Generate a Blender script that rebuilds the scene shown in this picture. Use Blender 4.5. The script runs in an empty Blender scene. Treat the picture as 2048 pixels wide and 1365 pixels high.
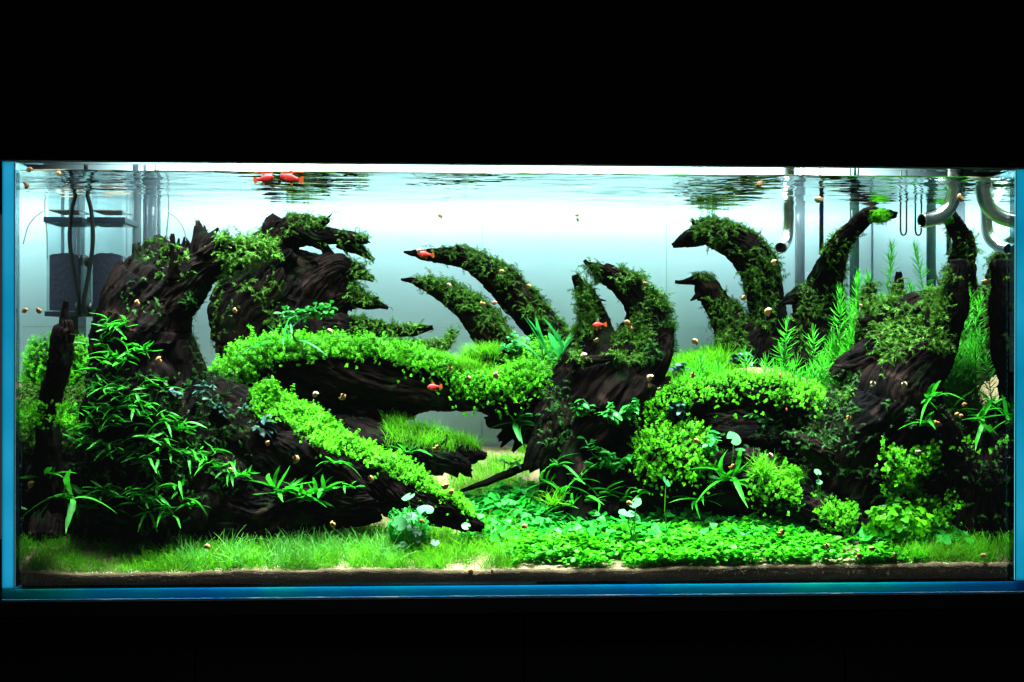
import bpy, math, random
import numpy as np
from mathutils import Vector, Matrix

random.seed(11)
RNG = np.random.default_rng(11)
SC = bpy.context.scene
COL = SC.collection

# ------------------------------------------------------------------ camera
CAM_F, CAM_D, CAM_X, CAM_Z = 2652.4, 2.644, -0.1559, 0.5129      # focal length in photo pixels, position in metres
YAW, PITCH, ROLL = 0.0495, -0.00116, 0.00132
cy, sy = math.cos(YAW), math.sin(YAW)
FW = np.array([sy, cy, 0.0]); RT = np.array([cy, -sy, 0.0]); UP = np.array([0, 0, 1.0])
cp, sp = math.cos(PITCH), math.sin(PITCH)
FW, UP = FW*cp + UP*sp, UP*cp - FW*sp
cr, sr = math.cos(ROLL), math.sin(ROLL)
RT, UP = RT*cr + UP*sr, UP*cr - RT*sr
CP = np.array([CAM_X, -CAM_D, CAM_Z])
cam_data = bpy.data.cameras.new('camera')
cam_data.sensor_width = 36.0
cam_data.lens = CAM_F / 2048 * 36.0
cam_data.clip_start = 0.05; cam_data.clip_end = 60
cam = bpy.data.objects.new('camera', cam_data)
COL.objects.link(cam)
m = Matrix.Identity(4)
for i in range(3):
    m[i][0], m[i][1], m[i][2], m[i][3] = RT[i], UP[i], -FW[i], CP[i]
cam.matrix_world = m
SC.camera = cam

# ------------------------------------------------------------------ world, lamps, exposure
world = bpy.data.worlds.new('World'); SC.world = world; world.use_nodes = True
bg = world.node_tree.nodes['Background']
bg.inputs[0].default_value = (0.8, 0.9, 1.0, 1); bg.inputs[1].default_value = 0.032
SC.view_settings.view_transform = 'Standard'; SC.view_settings.look = 'None'
SC.view_settings.exposure = 0.0; SC.view_settings.gamma = 1.0
SC.view_settings.use_curve_mapping = False
SC.cycles.use_denoising = True
SC.cycles.max_bounces = 20; SC.cycles.diffuse_bounces = 1; SC.cycles.glossy_bounces = 14
SC.cycles.transmission_bounces = 18; SC.cycles.transparent_max_bounces = 24
SC.cycles.caustics_reflective = False; SC.cycles.caustics_refractive = False
SC.cycles.sample_clamp_indirect = 40.0

def area_lamp(name, x, y, z, sx, sy_, power, col, tilt=0.0, spread=180):
    d = bpy.data.lights.new(name, 'AREA'); d.shape = 'RECTANGLE'; d.spread = math.radians(spread)
    d.size, d.size_y, d.energy, d.color = sx, sy_, power, col
    o = bpy.data.objects.new(name, d); COL.objects.link(o)
    o.location = (x, y, z); o.rotation_euler = (tilt, 0, 0)
    return o
LAMP_Z = 1.08
LCOL = (0.84, 0.98, 1.0)
area_lamp('lamp_light_back', 0.0, 0.79, LAMP_Z, 1.98, 0.12, 23, LCOL, math.radians(18), 130)
area_lamp('fill_light_rear', 0.0, 0.60, LAMP_Z, 1.86, 0.10, 13, LCOL, 0.0, 60)  # added fill to brighten the moss on the back trees
area_lamp('lamp_light_middle', 0.0, 0.42, LAMP_Z, 1.86, 0.12, 19, LCOL, 0.0, 66)
area_lamp('lamp_light_front', 0.0, 0.12, LAMP_Z, 1.86, 0.10, 28, LCOL, 0.0, 54)
area_lamp('fill_light_rim', 0.0, -0.045, LAMP_Z-.02, 1.86, 0.03, 13, LCOL, 0.0, 70)  # added fill for the soil front and the glass snails, no bar here

# ------------------------------------------------------------------ helpers
def at(px, py, Y):
    d = FW*CAM_F + RT*(px - 1024) + UP*(682.5 - py)
    t = (Y + CAM_D) / d[1]
    return CP + d*t
def mm(rpx, Y):                       # pixels at depth Y to metres
    return rpx*(CAM_D + Y)/CAM_F
def project(P):
    d = P - CP
    z = d @ FW
    return 1024 + CAM_F*(d @ RT)/z, 682.5 - CAM_F*(d @ UP)/z

def tag(o, label=None, cat=None, group=None, kind=None):
    if label: o['label'] = label
    if cat: o['category'] = cat
    if group: o['group'] = group
    if kind: o['kind'] = kind
    return o
def link(name, me, mat=None, parent=None):
    o = bpy.data.objects.new(name, me); COL.objects.link(o)
    if mat is not None and not me.materials: me.materials.append(mat)
    if parent: o.parent = parent
    return o
def empty(name, loc=(0, 0, 0)):
    o = bpy.data.objects.new(name, None); COL.objects.link(o)
    o.empty_display_size = 0.02; o.location = loc
    return o
def tri_mesh(name, V, F, smooth=False):
    V = np.asarray(V, dtype=np.float32); F = np.asarray(F, dtype=np.int32)
    me = bpy.data.meshes.new(name)
    me.vertices.add(len(V)); me.vertices.foreach_set('co', V.ravel())
    me.loops.add(F.size); me.loops.foreach_set('vertex_index', F.ravel())
    me.polygons.add(len(F)); me.polygons.foreach_set('loop_start', np.arange(len(F), dtype=np.int32)*F.shape[1])
    if smooth: me.polygons.foreach_set('use_smooth', np.ones(len(F), dtype=bool))
    me.update(calc_edges=True); me.validate()
    return me
def box(name, x0, x1, y0, y1, z0, z1, mat, parent=None, bevel=0.0):
    V = [(x, y, z) for x in (x0, x1) for y in (y0, y1) for z in (z0, z1)]
    F = [(0, 1, 3, 2), (4, 6, 7, 5), (0, 4, 5, 1), (2, 3, 7, 6), (0, 2, 6, 4), (1, 5, 7, 3)]
    me = bpy.data.meshes.new(name); me.from_pydata(V, [], F); me.update()
    o = link(name, me, mat, parent)
    if bevel:
        b = o.modifiers.new('bevel', 'BEVEL'); b.width = bevel; b.segments = 2
    return o

# vectorised value noise
def _h(i, j, k, s):
    n = (i*374761393 + j*668265263 + k*2147483647 + s*1274126177) & 0xffffffff
    n = ((n ^ (n >> 13))*1274126177) & 0xffffffff
    n = n ^ (n >> 16)
    return (n & 0xffff)/65535.0
def vnoise(x, y, z, s=0):
    xi, yi, zi = np.floor(x).astype(np.int64), np.floor(y).astype(np.int64), np.floor(z).astype(np.int64)
    u, v, w = x - xi, y - yi, z - zi
    u, v, w = u*u*(3-2*u), v*v*(3-2*v), w*w*(3-2*w)
    r = 0
    for a in (0, 1):
        for b in (0, 1):
            for c in (0, 1):
                r = r + _h(xi+a, yi+b, zi+c, s)*(u if a else 1-u)*(v if b else 1-v)*(w if c else 1-w)
    return r
def fbm(x, y, z, s=0, o=3):
    r, a, t = 0, 1.0, 0
    for k in range(o):
        r = r + a*vnoise(x*2**k, y*2**k, z*2**k, s+k*7); t += a; a *= 0.5
    return r/t

# ------------------------------------------------------------------ materials
def new_mat(name):
    mt = bpy.data.materials.new(name); mt.use_nodes = True
    nt = mt.node_tree
    for n in list(nt.nodes): nt.nodes.remove(n)
    out = nt.nodes.new('ShaderNodeOutputMaterial')
    return mt, nt, out
def N(nt, kind, **kw):
    n = nt.nodes.new(kind)
    for k, v in kw.items():
        if k.startswith('i_'): n.inputs[k[2:].replace('_', ' ')].default_value = v
        else: setattr(n, k, v)
    return n
def plain(name, col, rough=0.5, metal=0.0, noise=0.0, nscale=60.0, bump=0.0, spec=0.5):
    mt, nt, out = new_mat(name)
    p = N(nt, 'ShaderNodeBsdfPrincipled')
    p.inputs['Roughness'].default_value = rough; p.inputs['Metallic'].default_value = metal
    p.inputs['Specular IOR Level'].default_value = spec
    nt.links.new(p.outputs[0], out.inputs[0])
    p.inputs['Base Color'].default_value = (*col, 1)
    if noise or bump:
        tc = N(nt, 'ShaderNodeTexCoord'); nz = N(nt, 'ShaderNodeTexNoise')
        nz.inputs['Scale'].default_value = nscale; nz.inputs['Detail'].default_value = 5
        nt.links.new(tc.outputs['Object'], nz.inputs['Vector'])
        if noise:
            r = N(nt, 'ShaderNodeValToRGB')
            r.color_ramp.elements[0].position = 0.3; r.color_ramp.elements[1].position = 0.7
            r.color_ramp.elements[0].color = (*[c*(1-noise) for c in col], 1)
            r.color_ramp.elements[1].color = (*[min(1, c*(1+noise)) for c in col], 1)
            nt.links.new(nz.outputs['Fac'], r.inputs[0]); nt.links.new(r.outputs[0], p.inputs['Base Color'])
        if bump:
            b = N(nt, 'ShaderNodeBump'); b.inputs['Strength'].default_value = bump; b.inputs['Distance'].default_value = 0.003
            nt.links.new(nz.outputs['Fac'], b.inputs['Height']); nt.links.new(b.outputs[0], p.inputs['Normal'])
    return mt
def leaf_mat(name, c0, c1, transl=0.35, rough=0.45, objrand=False, spec=0.3):
    mt, nt, out = new_mat(name)
    if objrand:
        g = N(nt, 'ShaderNodeObjectInfo'); rnd = g.outputs['Random']
    else:
        g = N(nt, 'ShaderNodeNewGeometry'); rnd = g.outputs['Random Per Island']
    r = N(nt, 'ShaderNodeValToRGB')
    r.color_ramp.elements[0].color = (*c0, 1); r.color_ramp.elements[1].color = (*c1, 1)
    nt.links.new(rnd, r.inputs[0])
    tc = N(nt, 'ShaderNodeTexCoord'); nz = N(nt, 'ShaderNodeTexNoise'); nz.inputs['Scale'].default_value = 14; nz.inputs['Detail'].default_value = 3
    nt.links.new(tc.outputs['Object'], nz.inputs['Vector'])
    hs = N(nt, 'ShaderNodeHueSaturation')
    mr = N(nt, 'ShaderNodeMapRange'); mr.inputs['From Min'].default_value = 0.3; mr.inputs['From Max'].default_value = 0.7
    mr.inputs['To Min'].default_value = 0.65; mr.inputs['To Max'].default_value = 1.3
    nt.links.new(nz.outputs['Fac'], mr.inputs['Value']); nt.links.new(mr.outputs[0], hs.inputs['Value'])
    nt.links.new(r.outputs[0], hs.inputs['Color'])
    p = N(nt, 'ShaderNodeBsdfPrincipled'); p.inputs['Roughness'].default_value = rough
    p.inputs['Specular IOR Level'].default_value = spec
    t = N(nt, 'ShaderNodeBsdfTranslucent'); mx = N(nt, 'ShaderNodeMixShader'); mx.inputs[0].default_value = transl
    nt.links.new(hs.outputs[0], p.inputs['Base Color']); nt.links.new(hs.outputs[0], t.inputs['Color'])
    nt.links.new(p.outputs[0], mx.inputs[1]); nt.links.new(t.outputs[0], mx.inputs[2]); nt.links.new(mx.outputs[0], out.inputs[0])
    return mt
def wood_mat(name, dark, light):
    mt, nt, out = new_mat(name)
    uv = N(nt, 'ShaderNodeUVMap'); mp = N(nt, 'ShaderNodeMapping'); mp.inputs['Scale'].default_value = (16, 260, 1)
    nz = N(nt, 'ShaderNodeTexNoise'); nz.inputs['Scale'].default_value = 1.0; nz.inputs['Detail'].default_value = 6; nz.inputs['Roughness'].default_value = 0.65
    tc = N(nt, 'ShaderNodeTexCoord'); n2 = N(nt, 'ShaderNodeTexNoise'); n2.inputs['Scale'].default_value = 13; n2.inputs['Detail'].default_value = 3
    nt.links.new(uv.outputs[0], mp.inputs[0]); nt.links.new(mp.outputs[0], nz.inputs['Vector'])
    nt.links.new(tc.outputs['Object'], n2.inputs['Vector'])
    mul = N(nt, 'ShaderNodeMath', operation='MULTIPLY'); nt.links.new(nz.outputs['Fac'], mul.inputs[0]); nt.links.new(n2.outputs['Fac'], mul.inputs[1])
    r = N(nt, 'ShaderNodeValToRGB'); e = r.color_ramp.elements
    e[0].position = 0.20; e[0].color = (*dark, 1); e[1].position = 0.47; e[1].color = (*light, 1)
    nt.links.new(mul.outputs[0], r.inputs[0])
    def patch(prev, scale, lo, hi, col, seedv):
        mp2 = N(nt, 'ShaderNodeMapping'); mp2.inputs['Location'].default_value = (seedv, seedv, 0); nt.links.new(tc.outputs['Object'], mp2.inputs[0])
        nn = N(nt, 'ShaderNodeTexNoise'); nn.inputs['Scale'].default_value = scale; nn.inputs['Detail'].default_value = 5; nt.links.new(mp2.outputs[0], nn.inputs['Vector'])
        mr = N(nt, 'ShaderNodeMapRange'); mr.inputs['From Min'].default_value = lo; mr.inputs['From Max'].default_value = hi; mr.inputs['To Max'].default_value = .8
        nt.links.new(nn.outputs['Fac'], mr.inputs['Value'])
        mx = N(nt, 'ShaderNodeMix'); mx.data_type = 'RGBA'
        mx.inputs[7].default_value = (*col, 1); nt.links.new(mr.outputs[0], mx.inputs[0]); nt.links.new(prev, mx.inputs[6])
        return mx.outputs[2]
    cr_ = patch(r.outputs[0], 24, .60, .74, (0.062, 0.032, 0.023), 3.0)
    cr_ = patch(cr_, 17, .56, .72, (0.010, 0.024, 0.006), 9.0)
    p = N(nt, 'ShaderNodeBsdfPrincipled'); p.inputs['Roughness'].default_value = 0.85; p.inputs['Specular IOR Level'].default_value = 0.05
    b = N(nt, 'ShaderNodeBump'); b.inputs['Strength'].default_value = 0.9; b.inputs['Distance'].default_value = 0.004
    nt.links.new(nz.outputs['Fac'], b.inputs['Height']); nt.links.new(b.outputs[0], p.inputs['Normal'])
    nt.links.new(cr_, p.inputs['Base Color']); nt.links.new(p.outputs[0], out.inputs[0])
    return mt
def schlick_glass(name, tint, refl=0.04, haze=0.0, hazecol=(1, 1, 1)):
    mt, nt, out = new_mat(name)
    lw = N(nt, 'ShaderNodeLayerWeight'); lw.inputs['Blend'].default_value = 0.5
    pw = N(nt, 'ShaderNodeMath', operation='POWER'); pw.inputs[1].default_value = 5
    ma = N(nt, 'ShaderNodeMath', operation='MULTIPLY_ADD'); ma.inputs[1].default_value = 0.9; ma.inputs[2].default_value = refl
    nt.links.new(lw.outputs['Facing'], pw.inputs[0]); nt.links.new(pw.outputs[0], ma.inputs[0])
    t = N(nt, 'ShaderNodeBsdfTransparent'); t.inputs[0].default_value = (*tint, 1)
    g = N(nt, 'ShaderNodeBsdfGlossy'); g.inputs['Roughness'].default_value = 0.0
    mx = N(nt, 'ShaderNodeMixShader')
    nt.links.new(ma.outputs[0], mx.inputs[0])
    if haze:
        d = N(nt, 'ShaderNodeBsdfDiffuse'); d.inputs[0].default_value = (*hazecol, 1)
        m2 = N(nt, 'ShaderNodeMixShader'); m2.inputs[0].default_value = haze
        nt.links.new(t.outputs[0], m2.inputs[1]); nt.links.new(d.outputs[0], m2.inputs[2]); nt.links.new(m2.outputs[0], mx.inputs[1])
    else:
        nt.links.new(t.outputs[0], mx.inputs[1])
    nt.links.new(g.outputs[0], mx.inputs[2]); nt.links.new(mx.outputs[0], out.inputs[0])
    return mt
def water_mat():
    mt, nt, out = new_mat('water')
    f = N(nt, 'ShaderNodeFresnel'); f.inputs['IOR'].default_value = 1.33
    t = N(nt, 'ShaderNodeBsdfTransparent'); t.inputs[0].default_value = (0.95, 1, 1, 1)
    g = N(nt, 'ShaderNodeBsdfGlossy'); g.inputs['Roughness'].default_value = 0.0; g.inputs['Color'].default_value = (0.96, 1.0, 1.0, 1)
    mx = N(nt, 'ShaderNodeMixShader')
    nt.links.new(f.outputs[0], mx.inputs[0]); nt.links.new(t.outputs[0], mx.inputs[1]); nt.links.new(g.outputs[0], mx.inputs[2])
    nt.links.new(mx.outputs[0], out.inputs[0])
    return mt
def slab_glass(name, col):
    mt, nt, out = new_mat(name)
    g = N(nt, 'ShaderNodeBsdfGlass'); g.inputs['Color'].default_value = (*col, 1); g.inputs['IOR'].default_value = 1.5; g.inputs['Roughness'].default_value = 0.0
    nt.links.new(g.outputs[0], out.inputs[0])
    return mt
def frost(name, c0, c1, sc=3):
    mt, nt, out = new_mat(name)
    tc = N(nt, 'ShaderNodeTexCoord'); nz = N(nt, 'ShaderNodeTexNoise'); nz.inputs['Scale'].default_value = sc; nz.inputs['Detail'].default_value = 4
    r = N(nt, 'ShaderNodeValToRGB'); r.color_ramp.elements[0].position = .35; r.color_ramp.elements[1].position = .7
    r.color_ramp.elements[0].color = (*c0, 1); r.color_ramp.elements[1].color = (*c1, 1)
    t = N(nt, 'ShaderNodeBsdfTranslucent'); nt.links.new(tc.outputs['Object'], nz.inputs['Vector']); nt.links.new(nz.outputs['Fac'], r.inputs[0])
    nt.links.new(r.outputs[0], t.inputs[0]); nt.links.new(t.outputs[0], out.inputs[0])
    return mt
def emit(name, col, s):
    mt, nt, out = new_mat(name)
    e = N(nt, 'ShaderNodeEmission'); e.inputs[0].default_value = (*col, 1); e.inputs[1].default_value = s
    nt.links.new(e.outputs[0], out.inputs[0])
    return mt

M = dict(
    black=plain('black_lacquer', (0.003, 0.003, 0.003), 0.6, spec=0.1),
    hoodwhite=plain('hood_white', (0.8, 0.8, 0.8), 0.6),
    back=plain('backdrop_white', (0.56, 0.785, 0.83), 0.55, noise=0.03, nscale=3),
    joint=plain('joint_grey', (0.52, 0.60, 0.62), 0.7),
    pane=schlick_glass('clear_glass', (0.975, 0.995, 0.99)),
    edge=slab_glass('side_glass', (0.60, 0.93, 0.985)),
    edgeb=slab_glass('base_glass', (0.60, 0.90, 0.97)),
    water=water_mat(),
    soil=plain('aqua_soil', (0.36, 0.25, 0.16), 0.95, noise=0.5, nscale=260, bump=0.8),
    sand=plain('sand', (0.19, 0.125, 0.055), 0.95, noise=0.35, nscale=330, bump=0.8),
    pebble=leaf_mat('pebble', (0.6, 0.5, 0.36), (0.85, 0.85, 0.8), 0.0, 0.7),
    grain=leaf_mat('soil_grain', (0.14, 0.09, 0.05), (0.58, 0.44, 0.28), 0.0, 0.9, spec=.1),
    wood=wood_mat('driftwood', (0.0012, 0.0008, 0.0007), (0.021, 0.0098, 0.0072)),
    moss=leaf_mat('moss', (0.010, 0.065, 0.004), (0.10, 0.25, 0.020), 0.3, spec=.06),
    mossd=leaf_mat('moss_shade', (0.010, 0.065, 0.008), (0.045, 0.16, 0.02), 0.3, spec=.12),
    mat_=leaf_mat('pearl_leaf', (0.012, 0.19, 0.001), (0.13, 0.58, 0.006), 0.4, spec=.06),
    clover=leaf_mat('clover_leaf', (0.006, 0.26, 0.010), (0.035, 0.46, 0.045), 0.35, spec=.2),
    carpet=leaf_mat('carpet_leaf', (0.006, 0.22, 0.001), (0.09, 0.64, 0.008), 0.4, spec=.1),
    carpeto=leaf_mat('carpet_leaf_single', (0.015, 0.36, 0.004), (0.09, 0.62, 0.015), 0.4, spec=.2, objrand=True),
    grass=leaf_mat('hairgrass', (0.03, 0.28, 0.003), (0.20, 0.60, 0.02), 0.45, spec=.05),
    grasspale=leaf_mat('pale_hairgrass', (0.04, 0.30, 0.02), (0.22, 0.58, 0.12), 0.4, spec=.06),
    fern=leaf_mat('fern_leaf', (0.008, 0.22, 0.005), (0.05, 0.48, 0.02), 0.4, spec=.2, objrand=True),
    crypt=leaf_mat('sword_leaf', (0.012, 0.24, 0.05), (0.04, 0.40, 0.07), 0.35, objrand=True),
    broad=leaf_mat('broad_leaf', (0.01, 0.16, 0.015), (0.03, 0.30, 0.03), 0.3, objrand=True),
    darkleaf=leaf_mat('dark_leaf', (0.010, 0.035, 0.03), (0.03, 0.10, 0.075), 0.1, 0.35, objrand=True, spec=0.25),
    penny=leaf_mat('pennywort_leaf', (0.025, 0.20, 0.05), (0.10, 0.34, 0.11), 0.3, objrand=True),
    stemleaf=leaf_mat('stem_leaf', (0.02, 0.36, 0.008), (0.10, 0.62, 0.03), 0.45, spec=.15),
    redleaf=plain('red_leaf', (0.30, 0.07, 0.02), 0.5),
    steel=plain('steel', (0.70, 0.70, 0.68), 0.24, 1.0),
    steelin=plain('steel_inside', (0.05, 0.05, 0.05), 0.5, 0.6),
    acryl=schlick_glass('acrylic', (0.86, 0.93, 0.95), 0.04, 0.07, (0.4, 0.45, 0.46)),
    sponge=plain('filter_sponge', (0.012, 0.011, 0.05), 0.95, noise=0.4, nscale=120, bump=0.6),
    navy=plain('navy_plastic', (0.018, 0.028, 0.05), 0.4),
    cable=plain('black_rubber', (0.006, 0.007, 0.009), 0.5),
    greypipe=schlick_glass('grey_pipe', (0.42, 0.50, 0.54), 0.08, 0.45, (0.22, 0.27, 0.30)),
    greenpipe=schlick_glass('green_pipe', (0.12, 0.28, 0.25), 0.08, 0.5, (0.05, 0.12, 0.10)),
    bluepipe=schlick_glass('blue_pipe', (0.05, 0.12, 0.28), 0.08, 0.5, (0.01, 0.03, 0.09)),
    clearpipe=schlick_glass('clear_tube', (0.72, 0.86, 0.88), 0.10),
    hose=plain('airline_hose', (0.30, 0.38, 0.34), 0.4),
    fish=plain('fish_red', (0.52, 0.012, 0.005), 0.5, noise=0.2, nscale=90),
    fin=leaf_mat('fish_fin', (0.60, 0.07, 0.012), (0.70, 0.17, 0.02), 0.4),
    eye=plain('fish_eye', (0.006, 0.006, 0.006), 0.15),
    shell=leaf_mat('snail_shell', (0.52, 0.19, 0.045), (0.70, 0.40, 0.13), 0.0, 0.4, objrand=True),
    shellp=leaf_mat('snail_shell_pale', (0.62, 0.50, 0.28), (0.75, 0.62, 0.40), 0.0, 0.4, objrand=True),
    foot=plain('snail_foot', (0.50, 0.27, 0.10), 0.5),
    led=emit('led_white', (0.9, 1.0, 1.0), 6.0),
    glowblue=emit('added_glow_blue', (0.32, 0.80, 1.0), 1.35),  # emitter of the added strip behind the left glass edge
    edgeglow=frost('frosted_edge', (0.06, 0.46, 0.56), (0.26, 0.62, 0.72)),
    baseglow=frost('base_edge_reflections', (0.0, 0.30, 0.62), (0.02, 0.62, 0.50), 2.5),  # greenish reflections put into the colour of the base edge
    glowteal=emit('added_glow_teal', (0.2, 0.85, 1.0), 1.15),
    bevelglow=frost('bevel_highlight', (0.1, 0.6, 0.9), (0.9, 1.0, 1.0), 9),
    seam=plain('seam', (0.02, 0.12, 0.2), 0.6),
    glowdim=emit('added_glow_dim', (0.2, 0.6, 1.0), 0.11),
)

# ------------------------------------------------------------------ the tank, hood and stand
W2 = 1.025; H = 0.86; G = 0.024; DEP = 0.92; WZ = 0.8465
tank = tag(empty('aquarium', (0, 0, 0)), 'long rimless glass aquarium with blue glass edges', 'aquarium')
box('bottom_pane', -W2, W2, 0.008, DEP, 0.0, 0.022, M['edgeb'], tank)
box('base_edge', -W2, W2, 0.0, 0.002, 0.0024, 0.022, M['baseglow'], tank)
box('base_highlight', -W2, W2, -0.0006, 0.002, 0.0, 0.0021, M['bevelglow'], tank)  # lighter strip standing in for the highlight along the bottom edge
box('side_pane', -W2, -W2+G, 0.008, DEP, 0.0235, H, M['edge'], tank)
box('side_pane', W2-G, W2, 0.008, DEP, 0.0235, H, M['edge'], tank)
for sg in (-1, 1):
    xa, xb = sorted((sg*W2, sg*(W2-G)))
    box('side_edge', xa, xb, 0.0, 0.002, 0.0235, H, M['edgeglow'], tank)  # translucent strip added over the pane edge to carry the glow
    box('silicone_seam', sg*(W2-G)-.0012, sg*(W2-G)+.0012, -0.0004, -0.0001, 0.0235, H, M['seam'], tank)
box('front_pane', -W2+G+.001, W2-G-.001, 0.002, 0.024, 0.0235, H-.002, M['pane'], tank)
box('back_pane', -W2+G+.001, W2-G-.001, DEP-0.022, DEP, 0.0235, H-.002, M['pane'], tank)

HB = 0.513 + (H - 0.513)*(CAM_D - 0.10)/CAM_D
hood = tag(empty('lamp_hood', (0, 0, H)), 'black lamp hood over the tank', 'lamp hood')
def hbox(*a): return box(*a)
for nm, b in (('front_board', (-1.35, 1.35, -0.125, -0.10, HB, 1.45)), ('side_board', (-1.35, -1.325, -0.099, 1.0, HB, 1.449)),
              ('side_board', (1.325, 1.35, -0.099, 1.0, HB, 1.449)), ('top_board', (-1.324, 1.324, -0.099, 0.999, 1.424, 1.449))):
    o = box(nm, *b, M['black']); o.parent = hood; o.matrix_parent_inverse = Matrix.Translation((0, 0, -H))
for y, lab in ((0.12, 'front'), (0.42, 'middle'), (0.60, 'added third'), (0.79, 'rear')):
    t = tag(empty('led_lamp', (0, y, LAMP_Z)), f'slim white LED lamp bar, the {lab} one under the hood', 'lamp', 'LED bars under the hood')
    o = box('lamp_housing', -1.0, 1.0, -0.06, 0.06, 0.012, 0.035, M['hoodwhite'], t, 0.004)
    for k in (-0.9, 0.9):
        box('lamp_bracket', k-.008, k+.008, -0.01, 0.01, 0.036, 1.423-LAMP_Z, M['black'], t)

stand = tag(empty('tank_stand', (0, 0, -0.9)), 'black cabinet stand under the tank', 'cabinet')
def st(nm, *b):
    o = box(nm, *b, M['black']); o.parent = stand; o.matrix_parent_inverse = Matrix.Translation((0, 0, 0.9)); return o
st('top_board', -1.3, 1.3, -0.005, 1.0, -0.032, -0.002)
st('carcass', -1.3, 1.3, 0.02, 1.0, -0.9, -0.033)
for k in range(4):
    st('door', -1.298+k*0.65, -1.302+(k+1)*0.65, -0.002, 0.0195, -0.88, -0.036)
tag(box('added_glow_strip', -W2+.001, W2-.001, 0.0045, 0.006, 0.001, 0.021, M['glowdim']), 'added thin blue glow strip hidden inside the front edge of the glass base', 'added glow strip')  # emitter added behind the base edge so that it glows
for sgn, wd in ((-1, 'left'), (1, 'right')):  # emitters added behind the side edges to make the glass glow
    tag(box('added_glow_strip', sgn*(W2-G/2)-.0115, sgn*(W2-G/2)+.0115, 0.0045, 0.006, 0.0245, H-.001, M['glowblue'] if sgn < 0 else M['glowteal']), f'added thin blue glow strip hidden inside the front edge of the {wd} side glass', 'added glow strip')

# white boards behind the glass
wall = tag(empty('back_wall', (0, 0.9275, 0)), kind='structure')
xs = [-1.3, -0.62, -0.06, 0.44, 1.3]
zs = [-0.03, 0.545, 1.42]
box('backing', -1.32, 1.32, 0.02, 0.03, -0.031, 1.422, M['joint'], wall)
for i in range(4):
    for j in range(2):
        box('panel', xs[i]+.0004, xs[i+1]-.0004, 0.0, 0.0185, zs[j]+.0004, zs[j+1]-.0004, M['back'], wall)

# water: the rippled surface and its two side faces
nx, ny = 420, 180
gx = np.linspace(-W2+G+.0015, W2-G-.0015, nx); gy = np.linspace(0.0255, DEP-0.0235, ny)
X, Y = np.meshgrid(gx, gy, indexing='ij')
amp = 0.8 + 4.4*fbm(X*3+5, Y*3, X*0+2.5, 40, 2)**2
Z = WZ + amp*(0.0017*(fbm(X*9, Y*22, X*0, 41, 2)-.5) + 0.0011*(fbm(X*26, Y*55, X*0+.5, 43, 2)-.5) + 0.0004*(fbm(X*60, Y*120, X*0+.5, 45, 1)-.5))
Z += 0.004*np.exp(-(Y-0.0255)/0.004)*0.5
V = np.stack([X, Y, Z], -1).reshape(-1, 3)
idx = np.arange(nx*ny).reshape(nx, ny)
F = np.stack([idx[:-1, :-1], idx[1:, :-1], idx[1:, 1:], idx[:-1, 1:]], -1).reshape(-1, 4)
n0 = len(V); V = list(map(tuple, V)); F = list(map(tuple, F))
me = bpy.data.meshes.new('water')
for sgn in (-1, 1):
    x = sgn*(W2-G-.0015); b = len(V)
    V += [(x, 0.0255, 0.04), (x, DEP-0.0235, 0.04), (x, DEP-0.0235, WZ), (x, 0.0255, WZ)]
    F.append((b, b+1, b+2, b+3) if sgn > 0 else (b+3, b+2, b+1, b))
me.from_pydata(V, [], F); me.polygons.foreach_set('use_smooth', [True]*(len(F)-2) + [False]*2); me.update()
tag(link('water', me, M['water']), kind='structure')

# ------------------------------------------------------------------ soil and sand
SX = np.array([-60, 250, 500, 750, 900, 1000, 1100, 1250, 1500, 1750, 2110.])
SY = np.array([0.026, 0.20, 0.45, 0.70, 0.90])
ST = np.array([[1140, 1149, 1141, 1140, 1142, 1140, 1140, 1138, 1133, 1129, 1125],
               [1085, 1085, 1085, 1085, 1085, 1080, 1078, 1075, 1072, 1070, 1075],
               [1000, 1000, 1000, 1005, 1000, 975, 975, 990, 980, 960, 980],
               [800, 790, 790, 870, 905, 910, 908, 790, 735, 775, 810],
               [770, 765, 760, 840, 888, 893, 893, 775, 715, 740, 770.]])
SZ = np.zeros_like(ST); SXW = np.zeros_like(ST)
for i in range(5):
    for j in range(11):
        p = at(SX[j], ST[i, j], SY[i]); SZ[i, j] = p[2]; SXW[i, j] = p[0]
def ground(x, y):
    x = np.atleast_1d(np.asarray(x, float)); y = np.atleast_1d(np.asarray(y, float))
    rows = np.stack([np.interp(x, SXW[i], SZ[i]) for i in range(5)])
    k = np.clip(np.searchsorted(SY, y) - 1, 0, 3)
    t = np.clip((y - SY[k])/(SY[k+1] - SY[k]), 0, 1); t = t*t*(3-2*t)*0.4 + t*0.6
    c = np.arange(len(x))
    z = rows[k, c]*(1-t) + rows[k+1, c]*t
    return z + 0.007*(fbm(x*9, y*9, x*0, 3, 3)-.5) + 0.004*(fbm(x*40, y*40, x*0, 5, 2)-.5)
nx, ny = 300, 90
gx = np.linspace(-W2+G+.003, W2-G-.003, nx); gy = 0.0265 + (DEP-0.024-0.0265)*np.linspace(0, 1, ny)**1.3
X, Y = np.meshgrid(gx, gy, indexing='ij'); Z = ground(X.ravel(), Y.ravel()).reshape(nx, ny)
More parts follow.
